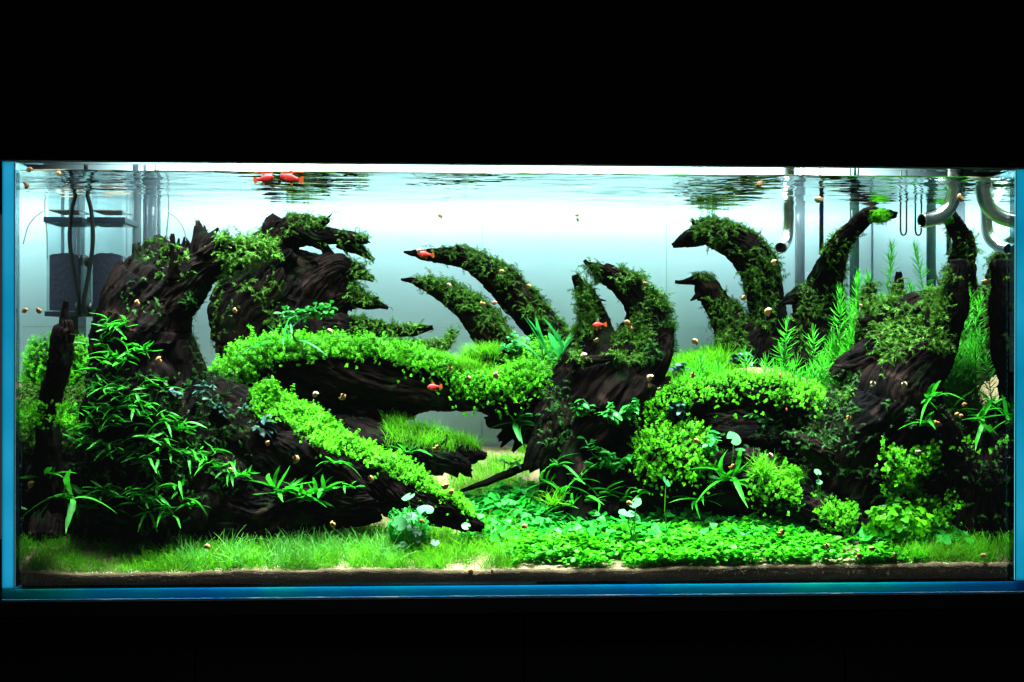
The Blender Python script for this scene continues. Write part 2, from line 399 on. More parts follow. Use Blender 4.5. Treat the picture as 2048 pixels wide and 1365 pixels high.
def slab(name, Zt, Zb, mat, yoff):
    top = np.stack([X, Y+yoff*(Y < .03), Zt], -1).reshape(-1, 3); bot = np.stack([X, Y+yoff*(Y < .03), Zb], -1).reshape(-1, 3)
    V = np.concatenate([top, bot]); n = nx*ny
    Fq = np.stack([idx2[:-1, :-1], idx2[1:, :-1], idx2[1:, 1:], idx2[:-1, 1:]], -1).reshape(-1, 4)
    fr = np.stack([idx2[:-1, 0], idx2[:-1, 0]+n, idx2[1:, 0]+n, idx2[1:, 0]], -1)
    l = np.stack([idx2[0, :-1], idx2[0, 1:], idx2[0, 1:]+n, idx2[0, :-1]+n], -1)
    r = np.stack([idx2[-1, :-1], idx2[-1, :-1]+n, idx2[-1, 1:]+n, idx2[-1, 1:]], -1)
    o = link(name, tri_mesh(name, V, np.concatenate([Fq, fr, l, r])), mat)
    return tag(o, kind='structure')
idx2 = np.arange(nx*ny).reshape(nx, ny)
lay = 0.004 + 0.006*fbm(X*14, Y*14, X*0, 9, 2)
slab('sand', Z, Z-lay, M['sand'], 0.0)
slab('soil', Z-lay-.0008, np.full_like(Z, 0.0236), M['soil'], 0.0006)

# ------------------------------------------------------------------ scatter tools
def leaf_strip(L, w, n=4, droop=0.3, fold=0.15, twist=0.0, wave=0.0, tip=0.85, shape='strap', seed=0):
    """flat leaf along +X with a folded midrib; returns V,F (triangles)"""
    r = np.random.default_rng(seed)
    V = []; F = []
    for i in range(n+1):
        t = i/n
        if shape == 'oval': ww = w*math.sin(math.pi*min(1, max(0.02, 0.06+t*0.94)))**0.6 if t < 1 else 0.0
        elif shape == 'needle': ww = w*(1-t)**0.6*min(1, .5+t*3)
        else: ww = w*min(1, 0.35+t*2.2)*(1-max(0, (t-tip*0.55)/(1-tip*0.55))**2)
        x = L*t; z = -droop*L*t*t
        y = wave*L*(math.sin(t*3.4+seed)-math.sin(seed))
        a = twist*t
        c, s = math.cos(a), math.sin(a)
        wv = 1+0.12*math.sin(t*21+seed)
        h = ww*wv*0.5
        V += [(x, y-h*c, z-h*s+fold*ww), (x, y, z), (x, y+h*c, z+h*s+fold*ww)]
    for i in range(n):
        a = i*3; b = a+3
        for k in (0, 1):
            F += [(a+k, b+k, b+k+1), (a+k, b+k+1, a+k+1)]
    return np.array(V), np.array(F)
def disc_leaf(R, n=9, cup=0.1, lobes=0, cut=False):
    V = [(0, 0, 0)]; F = []
    for i in range(n):
        a = 2*math.pi*i/n
        rr = R*(1 - (0.35*abs(math.sin(a*lobes/2)) if lobes else 0.04*math.sin(a*5)))
        if cut and i == 0: rr = R*0.25
        V.append((rr*math.cos(a), rr*math.sin(a), cup*R*(1+.3*math.sin(a*3))))
    for i in range(n): F.append((0, 1+i, 1+(i+1) % n))
    return np.array(V, float), np.array(F)
def basis(n, yaw):
    """columns: x,y,z axes with z along n (k,3), spun by yaw"""
    n = n/np.linalg.norm(n, axis=1, keepdims=True)
    ref = np.where(np.abs(n[:, :1]) > 0.9, np.array([[0, 1., 0]]), np.array([[1., 0, 0]]))
    x = np.cross(n, ref); x /= np.linalg.norm(x, axis=1, keepdims=True); y = np.cross(n, x)
    c, s = np.cos(yaw)[:, None], np.sin(yaw)[:, None]
    return np.stack([x*c+y*s, -x*s+y*c, n], -1)
def merge(parts):
    V = []; F = []; b = 0
    for v, f in parts:
        V.append(v); F.append(f+b); b += len(v)
    return np.concatenate(V), np.concatenate(F)
def xf(v, R=None, S=1.0, T=(0, 0, 0)):
    v = v*S
    if R is not None: v = v @ np.asarray(R).T
    return v + np.asarray(T)
def rot(ax, a):
    return np.array(Matrix.Rotation(a, 3, ax))
def scatter(templates, P, B, S, rng=RNG):
    pick = rng.integers(0, len(templates), len(P)); out = []
    for k, (v, f) in enumerate(templates):
        s = np.nonzero(pick == k)[0]
        if not len(s): continue
        VV = np.einsum('nij,vj->nvi', B[s]*S[s][:, None, None], v) + P[s][:, None, :]
        FF = f[None] + (np.arange(len(s))*len(v))[:, None, None]
        out.append((VV.reshape(-1, 3), FF.reshape(-1, 3)))
    return merge(out)

# moss frond: a drooping rib with side leaflets, 1 unit long
def frond(seed):
    r = np.random.default_rng(seed); ps = []
    n = 8; pts = []
    z = 0; x = 0; a = r.uniform(0.5, 1.0)
    for i in range(n+1):
        pts.append((x, 0.05*math.sin(i*1.3+seed), z)); x += math.cos(a)/n; z += math.sin(a)/n; a -= r.uniform(0.1, 0.42)
    pts = np.array(pts); V = []; F = []
    for i in range(n):
        p, q = pts[i], pts[i+1]; d = q-p
        b = len(V); w = 0.018
        V += [p+(0, -w, 0), p+(0, w, 0), q]; F.append((b, b+1, b+2))
        for s in (-1, 1):
            l = r.uniform(0.13, 0.27)*(1-0.5*i/n)
            b = len(V)
            tipv = p + d*1.1 + np.array([0.25*l, s*l, r.uniform(-.12, .1)])
            V += [p, p+d*0.75, tipv]; F.append((b, b+1, b+2))
    return np.array(V), np.array(F)
FRONDS = [frond(i) for i in range(6)]
# pearlweed sprig, about 1 unit tall with round leaf whorls
def sprig(seed, tiers=3, per=3, leaf=0.42):
    r = np.random.default_rng(seed); ps = []
    lf = leaf_strip(leaf, leaf*0.72, 3, 0.2, 0.12, shape='oval')
    stemv = np.array([(-.015, 0, 0), (.015, 0, 0), (0, 0, 1.0)]); ps.append((stemv, np.array([(0, 1, 2)])))
    for t in range(tiers):
        h = 0.25+0.75*t/(tiers-1); o = r.uniform(0, 6)
        for k in range(per):
            R = rot('Z', o+k*2*math.pi/per+r.uniform(-.3, .3)) @ rot('Y', r.uniform(-0.7, 0.15))
            ps.append((xf(lf[0], R, r.uniform(.75, 1.15)*(1-.15*t), (0, 0, h)), lf[1]))
    return merge(ps)
SPRIGS = [sprig(i) for i in range(5)]
def clover(seed):
    r = np.random.default_rng(seed); ps = []
    h = r.uniform(.6, 1.0)
    ps.append((np.array([(-.02, 0, 0), (.02, 0, 0), (r.uniform(-.2, .2), r.uniform(-.2, .2), h)]), np.array([(0, 1, 2)])))
    d = disc_leaf(.42, 12, .12, 3)
    ps.append((xf(d[0], rot('X', r.uniform(-.45, .45)) @ rot('Y', r.uniform(-.45, .45)), 1, ps[0][0][2]), d[1]))
    return merge(ps)
CLOVERS = [clover(i) for i in range(6)]
def carpet_sprig(seed):
    r = np.random.default_rng(seed); ps = []
    for k in range(3):
        h = r.uniform(.4, 1.0); a = r.uniform(0, 6.28); o = np.array([math.cos(a)*.25, math.sin(a)*.25, h])
        ps.append((np.array([(-.02, 0, 0), (.02, 0, 0), o]), np.array([(0, 1, 2)])))
        lf = leaf_strip(.62, .44, 4, .25, .1, shape='oval')
        ps.append((xf(lf[0], rot('Z', a+r.uniform(-.6, .6)) @ rot('Y', r.uniform(-.7, .1)), 1, o), lf[1]))
    return merge(ps)
CARPETS = [carpet_sprig(i) for i in range(6)]
def blade(seed, n=4):
    r = np.random.default_rng(seed); V = []; F = []
    b = r.uniform(.15, .9); w = 0.022
    for i in range(n+1):
        t = i/n
        V += [(b*t*t, -w*(1-t*.8), t*(1-.35*b*t)), (b*t*t, w*(1-t*.8), t*(1-.35*b*t))]
    for i in range(n):
        a = 2*i; F += [(a, a+1, a+3), (a, a+3, a+2)]
    return np.array(V), np.array(F)
BLADES = [blade(i) for i in range(8)]

# ------------------------------------------------------------------ driftwood
WOODS = {}
def catmull(P, n):
    P = np.asarray(P, float); P = np.vstack([2*P[0]-P[1], P, 2*P[-1]-P[-2]]); out = []
    seg = len(P)-3
    for t in np.linspace(0, seg-1e-6, n):
        i = int(t); u = t-i; a, b, c, d = P[i:i+4]
        out.append(0.5*((2*b)+(-a+c)*u+(2*a-5*b+4*c-d)*u*u+(-a+3*b-3*c+d)*u**3))
    return np.array(out)
def limb(pts, seed, flat=0.85, rough=0.20, ragged=0.5, seg=None):
    Q = np.array([[*at(x, y, Y), mm(r, Y)] for x, y, Y, r in pts])
    Lg = np.linalg.norm(np.diff(Q[:, :3], axis=0), axis=1).sum()
    n = int(np.clip(Lg/0.0035, 10, 190))
    C = catmull(Q, n); P = C[:, :3]; R = np.maximum(C[:, 3], 0.0008)
    sp_ = np.linspace(0, Lg, n)
    wob = np.stack([fbm(sp_*14+7*q, sp_*0+seed*.37, sp_*0+q, seed+q, 3)-.5 for q in range(3)], -1)
    P = P + wob*(0.9*np.minimum(R[:, None], .02) + 0.004)*np.array([1, .5, 1])
    T = np.gradient(P, axis=0); T /= np.linalg.norm(T, axis=1, keepdims=True)
    s = np.concatenate([[0], np.cumsum(np.linalg.norm(np.diff(P, axis=0), axis=1))])
    B = np.cross(T, np.array([[0, 1., 0]])); B /= np.linalg.norm(B, axis=1, keepdims=True); Nn = np.cross(B, T)
    if seg is None: seg = int(np.clip(R.max()*2*math.pi/0.0030, 24, 180))
    th = np.linspace(0, 2*math.pi, seg, endpoint=False)
    c, sn = np.cos(th)[None, :], np.sin(th)[None, :]
    S = s[:, None] + 0*c
    k = np.clip(R.max()/0.03, 0.6, 3.0)
    tw = 3.0*S + 1.1*(fbm(S*11, c*.7+seed, sn*.7, seed+11, 2)-.5)
    c2, s2 = np.cos(th[None, :]+tw), np.sin(th[None, :]+tw)
    n1 = fbm(c2*1.3*k+seed*3.1, s2*1.3*k, S*7, seed, 3) - .5
    n2 = 1-np.abs(2*fbm(c2*3.4*k+seed*1.7, s2*3.4*k, S*13, seed+50, 2)-1)
    md = np.clip(fbm(c*1.6+seed, sn*1.6, S*12, seed+21, 2)*3.0-.85, .05, 1.4)
    n3 = fbm(c2*8*k, s2*8*k, S*28, seed+90, 2)-.5
    n4 = fbm(c*0.8+seed, sn*0.8, S*13, seed+70, 2)-.5
    n6 = fbm(c*5*k+seed*.7, sn*5*k, S*75, seed+61, 3)-.5
    n5 = 1-np.abs(2*fbm(c2*11*k+seed, s2*11*k, S*34, seed+33, 2)-1)
    rad = R[:, None]*(1 + rough*1.5*n1 + rough*1.5*(n2-.75)*md + rough*.6*n4) + 0.0055*(n5-.75)*md*np.clip(R[:, None]/0.02, .2, 1.6) + 0.008*n6*(1.2-np.clip(md, 0, 1))*np.clip(R[:, None]/0.02, .2, 1.6) + 0.0045*n3*np.clip(R[:, None]/0.02, .25, 1.5) - 0.0035*md*(n2 > .88)*np.clip(R[:, None]/0.02, .1, 1)
    rad = np.maximum(rad, 0.0006)
    V = P[:, None, :] + rad[..., None]*(c[..., None]*B[:, None, :] + flat*sn[..., None]*Nn[:, None, :])
    rg = (fbm(c[0]*4, sn[0]*4, c[0]*0+seed, seed+5, 2)-.3)*ragged
    for e, sg in ((0, -1), (-1, 1)):
        for q in range(4):
            w = (1, .6, .3, .1)[q]; ii = q if e == 0 else -1-q
            if q < n//2: V[ii] += sg*T[e][None, :]*(rg*R[e]*2.2*w)[:, None]
    V = V.reshape(-1, 3); ii = np.arange(n*seg).reshape(n, seg); jj = np.roll(ii, -1, 1)
    F = np.stack([ii[1:], jj[1:], jj[:-1], ii[:-1]], -1).reshape(-1, 4)
    b = len(V); V = np.vstack([V, P[0]-T[0]*R[0]*.25, P[-1]+T[-1]*R[-1]*.25])
    tris = np.concatenate([np.stack([ii[0], np.roll(ii[0], -1), np.full(seg, b)], -1), np.stack([np.roll(ii[-1], -1), ii[-1], np.full(seg, b+1)], -1)])
    uv = np.stack([S, (th[None, :]+tw)*R.mean()+0*S], -1).reshape(-1, 2); uv = np.vstack([uv, uv[:1], uv[-1:]])
    return V, F, tris, uv
def wood(name, label, limbs, group='driftwood pieces in the aquascape', **kw):
    VV, FF, UV = [], [], []; b = 0
    rs = random.Random(hash_seed(name, 99)); extra = []
    for l in limbs:
        l = l[0] if isinstance(l, tuple) else l
        for k in range(len(l)-1):
            if l[k][3] < 8 or l[k][3] > 60 or rs.random() < .35: continue
            (x0, y0, Y0, r0), (x1, y1, Y1, r1) = l[k], l[k+1]; t = rs.random()
            x, y, Yq, rq = x0+(x1-x0)*t, y0+(y1-y0)*t, Y0+(Y1-Y0)*t, r0+(r1-r0)*t
            an = math.atan2(y1-y0, x1-x0) + (math.pi if r1 > r0 else 0) + rs.choice((-1, 1))*rs.uniform(.25, .7)
            ln = rs.uniform(.9, 1.35)*rq + rs.uniform(4, 14); th = min(rq*.35, rs.uniform(4, 12)); dY = -rs.uniform(0, .6)*mm(rq, Yq)
            cx, sx_ = math.cos(an), math.sin(an)
            extra.append(([(x, y, Yq+dY*.3, th*1.6), (x+cx*ln*.6, y+sx_*ln*.6, Yq+dY*.8, th), (x+cx*ln, y+sx_*ln, Yq+dY, th*.35)], dict(ragged=1.2, rough=.35)))
    limbs = list(limbs) + extra
    for k, l in enumerate(limbs):
        opt = dict(kw)
        if isinstance(l, tuple): l, o2 = l; opt.update(o2)
        V, F, T, uv = limb(l, hash_seed(name, k), **opt)
        F = np.vstack([F, np.stack([T[:, 0], T[:, 1], T[:, 2], T[:, 2]], -1)])
        VV.append(V); FF.append(F+b); UV.append(uv); b += len(V)
    V = np.vstack(VV); F = np.vstack(FF); UV = np.vstack(UV)
    isq = F[:, 2] != F[:, 3]
    quads, tris = F[isq], F[~isq][:, :3]
    me = bpy.data.meshes.new(name)
    me.vertices.add(len(V)); me.vertices.foreach_set('co', V.astype(np.float32).ravel())
    loops = np.concatenate([quads.ravel(), tris.ravel()]).astype(np.int32)
    me.loops.add(len(loops)); me.loops.foreach_set('vertex_index', loops)
    starts = np.concatenate([np.arange(len(quads))*4, len(quads)*4+np.arange(len(tris))*3]).astype(np.int32)
    me.polygons.add(len(starts)); me.polygons.foreach_set('loop_start', starts)
    me.polygons.foreach_set('use_smooth', np.ones(len(starts), bool))
    uvl = me.uv_layers.new(name='UVMap'); uvl.data.foreach_set('uv', UV[loops].astype(np.float32).ravel())
    me.update(calc_edges=True)
    root = tag(empty(name, V.mean(0)*np.array([1, 1, 0]) + np.array([0, 0, V[:, 2].min()])), label, 'driftwood', group)
    o = link('trunk', me, M['wood'], root); o.matrix_parent_inverse = Matrix.Translation(-root.location)
    a, bb, cc, dd = V[quads[:, 0]], V[quads[:, 1]], V[quads[:, 2]], V[quads[:, 3]]
    nrm = np.cross(cc-a, dd-bb); ar = np.linalg.norm(nrm, axis=1)+1e-12; nrm = nrm/ar[:, None]
    cen = (a+bb+cc+dd)/4
    px, py = project(cen)
    WOODS[label] = dict(root=root, cen=cen, n=nrm, ar=ar, px=px, py=py, q=(a, bb, cc, dd))
    return WOODS[label]
def hash_seed(name, k):
    return (sum(ord(ch)*(i+3) for i, ch in enumerate(name)) + k*17 + len(WOODS)*131) % 9973
def sample(w, n, region, up=0.2, patch=None, seed=1, front=None):
    """n random points on the faces of w whose centre passes region(px,py) and whose normal points up enough"""
    r = np.random.default_rng(seed)
    ok = (w['n'][:, 2] > up) & region(w['px'], w['py'])
    if front is not None: ok &= (w['n'][:, 1] < front)
    if patch:
        c = w['cen']; ok &= fbm(c[:, 0]*patch[0], c[:, 1]*patch[0], c[:, 2]*patch[0], seed, 2) > patch[1]
    ii = np.nonzero(ok)[0]
    if not len(ii): return None
    p = w['ar'][ii]; p = p/p.sum()
    k = r.choice(ii, n, p=p)
    u, v = r.random((2, n, 1)); a, b, c, d = (q[k] for q in w['q'])
    P = (a*(1-u)+b*u)*(1-v) + (d*(1-u)+c*u)*v
    return P, w['n'][k], r
def moss(w, n, region=lambda x, y: x > -1e9, up=0.15, size=(0.010, 0.022), patch=(22, .42), seed=1, mat='moss', name='moss'):
    s = sample(w, n, region, up, patch, seed)
    if s is None: return
    P, nn, r = s
    nn = nn + r.normal(0, .45, nn.shape) + np.array([0, 0, .35])
    B = basis(nn, r.uniform(0, 6.28, n))
    V, F = scatter(FRONDS, P, B, r.uniform(*size, n)*np.where(r.random(n) < .12, 1.7, 1.15), r)
    o = link(name, tri_mesh(name, V, F), M[mat], w['root']); o.matrix_parent_inverse = Matrix.Translation(-w['root'].location)
    tag(o, kind='stuff')
    return o
MATN = 1.45
def mat_plant(name, label, w, n, region, up=0.1, size=(0.008, 0.014), thick=0.014, seed=1, mat='mat_', tmpl=None, hang=0.0, cat='aquatic plant', patch=None, group='small-leaved plant mats on the driftwood'):
    n = int(n*MATN); size = (size[0]*.62, size[1]*.88)
    s = sample(w, n, region, up, patch, seed)
    if s is None: print('NO SAMPLE', label); return
    P, nn, r = s
    lump = np.clip(fbm(P[:, 0]*32, P[:, 1]*32, P[:, 2]*32, seed, 2)*2.2-.6, 0, 1.4)
    P = P + nn*(r.random((n, 1))**.7)*thick*(0.15+1.35*lump[:, None]) - np.array([0, 0, .001])
    if hang:
        hk = r.random(n) < hang
        P[hk] += np.stack([r.normal(0, .004, hk.sum()), -r.random(hk.sum())*.012, -r.random(hk.sum())**2*.045], -1)
    d = nn*0.7 + r.normal(0, .45, nn.shape) + np.array([0, -.25, .55])
    B = basis(d, r.uniform(0, 6.28, n))
    V, F = scatter(tmpl or SPRIGS, P, B, r.uniform(*size, n)*np.where(r.random(n) < .15, 1.35, 1.0), r)
    root = tag(empty(name, (P[:, 0].mean(), P[:, 1].mean(), P[:, 2].min())), label, cat, group)
    o = link('foliage', tri_mesh(name, V, F), M[mat], root); o.matrix_parent_inverse = Matrix.Translation(-root.location)
    tag(o, kind='stuff')
    return root
def inbox(*bs):
    def f(x, y):
        r = np.zeros(np.shape(x), bool)
        for x0, x1, y0, y1 in bs: r |= (x > x0) & (x < x1) & (y > y0) & (y < y1)
        return r
    return f
def below_line(pts, h0, h1):
    """band around a polyline in the picture of the place"""
    xp = [p[0] for p in pts]; yp = [p[1] for p in pts]
    def f(x, y):
        yy = np.interp(x, xp, yp)
        return (x > xp[0]) & (x < xp[-1]) & (y > yy+h0) & (y < yy+h1)
    return f

#WOODS_BEGIN
# left stump with the hooked branch and its long sloping root
w_left = wood('driftwood_stump', 'dark upright driftwood stump with spiked top, hooked branch and long root sloping down', [
    [(330, 1010, 0.240, 160), (300, 900, 0.230, 140), (292, 790, 0.220, 118), (286, 700, 0.220, 98), (292, 635, 0.220, 88), (316, 575, 0.220, 78), (342, 530, 0.220, 60), (352, 505, 0.220, 46)],
    [(312, 640, 0.210, 62), (350, 590, 0.200, 52), (395, 545, 0.195, 42), (440, 520, 0.190, 31), (495, 508, 0.190, 22), (550, 503, 0.190, 8)],
    ([(402, 520, 0.190, 24), (398, 482, 0.180, 15), (393, 444, 0.180, 4)], dict(ragged=1.0)),
    ([(412, 510, 0.180, 20), (420, 480, 0.170, 11), (436, 456, 0.170, 2)], dict(ragged=1.0)),
    ([(420, 508, 0.170, 18), (438, 486, 0.165, 10), (456, 472, 0.160, 3)], dict(ragged=1.0)),
    ([(345, 560, 0.160, 11), (345, 515, 0.155, 8), (343, 468, 0.150, 4)], dict(ragged=.2)),
    ([(358, 540, 0.170, 5), (357, 505, 0.170, 4), (357, 476, 0.170, 2)], dict(ragged=.2)),
    *[([(x+5, 540, .205+.02*(i % 3), 13), (x+2+4*math.sin(i*2.3), (540+tp)/2, .2+.02*(i % 3), 8), (x+5*math.sin(i*1.9), tp+6*math.cos(i*2.9), .195+.02*(i % 3), 1.5)], dict(ragged=1.2, rough=.4)) for i, (x, tp) in enumerate([(262, 512), (272, 492), (284, 490), (294, 484), (305, 478), (316, 486), (328, 480), (352, 482), (366, 478), (378, 474), (388, 458), (404, 452), (413, 458), (428, 460), (444, 468), (452, 478)])],
    ([(290, 540, 0.210, 22), (278, 512, 0.210, 12), (271, 492, 0.210, 4)], dict(ragged=1)),
    ([(310, 530, 0.190, 26), (305, 500, 0.190, 16), (302, 482, 0.190, 6)], dict(ragged=1)),
    ([(325, 530, 0.210, 18), (327, 500, 0.210, 10), (329, 481, 0.210, 4)], dict(ragged=1)),
    [(300, 790, .26, 80), (440, 862, .27, 96), (560, 905, .27, 92), (680, 945, .24, 72), (790, 985, .20, 50), (880, 1020, .17, 32), (965, 1058, .15, 9)],
    [(110, 980, .30, 40), (180, 1015, .27, 75), (330, 1040, .24, 82), (480, 1030, .22, 75), (620, 1010, .20, 60), (740, 1000, .19, 40)],
    [(200, 900, .28, 60), (330, 930, .24, 60), (450, 960, .21, 50), (560, 1010, .19, 36)],
    ([(120, 920, .26, 26), (180, 965, .22, 34), (260, 1000, .20, 30), (350, 1050, .18, 20)], dict(rough=.3)),
    ([(300, 905, .19, 14), (350, 960, .175, 20), (400, 1030, .17, 22), (440, 1075, .17, 18)], dict(rough=.3)),
    ([(560, 885, .20, 22), (610, 905, .185, 32), (660, 935, .18, 26), (740, 985, .18, 16)], dict(rough=.35)),
], flat=.8)
w_stick = wood('driftwood_stick', 'thin upright brown driftwood stick by the left side glass', [
    ([(132, 602, .06, 5), (130, 635, .06, 9), (128, 660, .06, 19), (120, 700, .06, 22), (110, 770, .06, 21), (102, 850, .06, 22), (95, 930, .06, 28), (95, 1010, .06, 36)], dict(rough=.16)),
], flat=.9)
w_lb = wood('driftwood_lump', 'dark driftwood lump in the shade behind the thin stick', [
    [(110, 900, .36, 26), (120, 935, .36, 50), (130, 980, .34, 75), (150, 1040, .32, 90)],
    [(60, 960, .24, 20), (70, 1010, .22, 40), (80, 1070, .20, 46)]], flat=.8)
# big tree at the back left
w_bl = wood('driftwood_tree', 'big dark driftwood tree with drooping pointed branches behind the arched log', [
    [(610, 730, .70, 95), (600, 650, .70, 84), (590, 580, .70, 48), (566, 515, .70, 34), (560, 474, .70, 36), (570, 448, .70, 24)],
    ([(575, 460, .70, 36), (630, 474, .68, 20), (690, 478, .67, 13), (733, 477, .66, 8)], dict(ragged=.2)),
    ([(600, 445, .69, 18), (635, 448, .68, 12), (655, 440, .67, 5)], {}),
    [(680, 485, .68, 14), (712, 500, .67, 11), (747, 521, .66, 3)],
    ([(625, 620, .69, 62), (650, 565, .68, 48), (682, 535, .67, 30), (715, 545, .67, 15), (747, 563, .66, 3)], {}),
    ([(650, 530, .68, 30), (655, 508, .68, 10), (652, 496, .68, 5)], {}),
    [(630, 630, .69, 60), (690, 590, .67, 26), (735, 605, .66, 13), (776, 618, .65, 3)],
    [(600, 680, .69, 60), (690, 655, .66, 30), (770, 660, .64, 12), (830, 661, .63, 9), (864, 655, .63, 4)],
    [(560, 500, .69, 42), (510, 560, .69, 52), (470, 610, .69, 48), (445, 650, .69, 26), (430, 682, .69, 10)],
    [(540, 560, .69, 60), (500, 640, .68, 60), (490, 700, .68, 60)],
    [(510, 650, .72, 62), (590, 610, .72, 84), (665, 590, .71, 62), (702, 600, .70, 26)],
    [(560, 545, .71, 56), (620, 560, .71, 52), (670, 560, .70, 40)],
    [(545, 480, .70, 30), (528, 470, .70, 16), (518, 465, .70, 6)],
], flat=.6, rough=.24)
w_stub = wood('driftwood_stub', 'short mossy driftwood stub with an upturned tip behind the arched log', [
    [(790, 700, .66, 22), (840, 698, .66, 17), (880, 692, .66, 14), (902, 680, .66, 8), (906, 660, .66, 3)],
])
# arched log in the middle
w_arch = wood('driftwood_arch', 'broad arched driftwood log carrying a bright green mat', [
    [(455, 800, .50, 60), (510, 755, .47, 52), (590, 745, .45, 56), (690, 750, .44, 62), (800, 765, .43, 58), (890, 775, .43, 46), (960, 785, .43, 36), (1050, 815, .43, 40), (1110, 850, .43, 46)],
    [(480, 830, .50, 70), (560, 835, .48, 48), (640, 845, .46, 40), (730, 845, .45, 38), (800, 800, .44, 40)],
    ([(760, 800, .43, 40), (800, 822, .43, 14), (828, 836, .43, 4)], dict(ragged=1.2)),
    ([(720, 815, .43, 40), (770, 826, .43, 14), (790, 832, .43, 6)], dict(ragged=1.2)),
    ([(900, 795, .42, 24), (955, 808, .42, 14), (984, 815, .42, 6)], dict(ragged=1)),
    ([(1010, 830, .42, 26), (985, 845, .42, 12), (978, 838, .42, 5)], dict(ragged=1)),
    ([(1060, 850, .42, 44), (1020, 868, .42, 18), (1000, 878, .42, 6)], dict(ragged=1)),
    [(930, 722, .46, 16), (1000, 728, .45, 22), (1070, 740, .45, 24)],
], flat=.7, rough=.24)
w_low = wood('driftwood_low_log', 'low dark driftwood log with grass on top under the arch', [
    [(650, 850, .44, 40), (740, 868, .41, 36), (820, 885, .39, 34), (890, 898, .38, 32), (940, 908, .37, 20), (972, 914, .37, 7)],
    [(700, 880, .38, 36), (790, 905, .36, 38), (860, 915, .35, 32), (910, 930, .35, 22), (940, 945, .35, 8)],
    ([(900, 895, .37, 14), (930, 900, .365, 10), (958, 912, .36, 3)], {}),
], rough=.28)
w_ridge = wood('driftwood_root', 'slender brown driftwood root lying on the sand in the middle', [
    [(915, 985, .36, 3), (960, 968, .37, 6), (1010, 952, .38, 8), (1060, 932, .39, 8), (1100, 925, .40, 10)],
], rough=.25)
# two long curved branches at the back
w_br1 = wood('driftwood_branch', 'upper of two long curved driftwood branches rising against the white back wall', [
    [(807, 505, .80, 2), (830, 508, .80, 7), (868, 507, .80, 13), (920, 512, .80, 20), (975, 538, .80, 27), (1025, 580, .80, 33), (1070, 635, .80, 35), (1112, 690, .80, 36), (1150, 745, .80, 36)],
    ([(985, 560, .79, 20), (1030, 610, .785, 22), (1080, 665, .785, 24), (1120, 715, .785, 22)], dict(rough=.3)),
], flat=.9, rough=.22)
w_br2 = wood('driftwood_branch', 'lower of two long curved driftwood branches rising against the white back wall', [
    [(802, 557, .76, 2), (828, 562, .76, 7), (862, 572, .76, 16), (910, 596, .76, 25), (948, 628, .76, 31), (978, 668, .76, 35), (1000, 710, .76, 34), (1020, 760, .76, 38)],
    ([(940, 615, .75, 18), (985, 660, .745, 20), (1020, 705, .745, 22), (1050, 745, .745, 20)], dict(rough=.3)),
], flat=.9, rough=.22)
# centre tree
w_mid = wood('driftwood_tree', 'dark driftwood tree with a thin curled tip and a split prong in the middle', [
    [(1170, 521, .36, 3), (1182, 535, .36, 7), (1203, 551, .36, 18), (1235, 566, .36, 22), (1268, 592, .36, 32), (1290, 632, .36, 44), (1288, 685, .36, 60), (1252, 740, .36, 76), (1212, 800, .36, 86), (1182, 870, .36, 82), (1165, 950, .35, 84), (1170, 1030, .34, 90)],
    ([(1152, 553, .35, 8), (1166, 585, .35, 12), (1175, 620, .35, 13), (1178, 655, .35, 19), (1165, 700, .35, 30), (1150, 760, .35, 50), (1130, 850, .34, 55)], dict(rough=.25)),
    ([(1166, 575, .36, 8), (1190, 600, .36, 8), (1204, 628, .36, 9), (1212, 660, .36, 16), (1215, 700, .36, 34)], dict(ragged=.8)),
    [(1320, 800, .38, 60), (1260, 830, .37, 70), (1180, 900, .36, 70)],
    [(1140, 760, .35, 26), (1112, 810, .34, 32), (1095, 870, .33, 36), (1080, 930, .33, 34)],
    ([(1330, 780, .36, 14), (1365, 775, .36, 10), (1400, 772, .36, 5)], {}),
    ([(1290, 793, .34, 10), (1330, 783, .34, 7), (1380, 781, .33, 3)], {}),
    ([(1150, 730, .30, 14), (1190, 722, .295, 10), (1230, 716, .29, 6)], {}),
], flat=.75, rough=.22)
# tree at the back right
w_br = wood('driftwood_tree', 'tall driftwood tree curling left beside the steel intake pipe', [
    [(1347, 492, .80, 5), (1372, 480, .80, 15), (1410, 470, .80, 24), (1450, 475, .80, 30), (1490, 500, .80, 36), (1522, 548, .80, 38), (1532, 610, .80, 36), (1528, 670, .80, 40), (1510, 740, .80, 46)],
    ([(1390, 470, .80, 16), (1415, 452, .80, 10), (1425, 444, .80, 4)], dict(ragged=1)),
    ([(1351, 563, .79, 3), (1370, 564, .79, 5), (1395, 563, .79, 12), (1415, 575, .79, 20), (1430, 600, .79, 24), (1455, 640, .79, 34), (1480, 700, .79, 44)], dict(ragged=.3)),
    ([(1408, 575, .79, 18), (1400, 595, .79, 8), (1396, 598, .79, 3)], {}),
    [(1490, 650, .79, 40), (1480, 710, .78, 50), (1470, 750, .78, 50)],
    ([(1500, 490, .78, 12), (1505, 530, .775, 14), (1510, 580, .775, 16)], dict(rough=.3)),
], flat=.8, rough=.22)
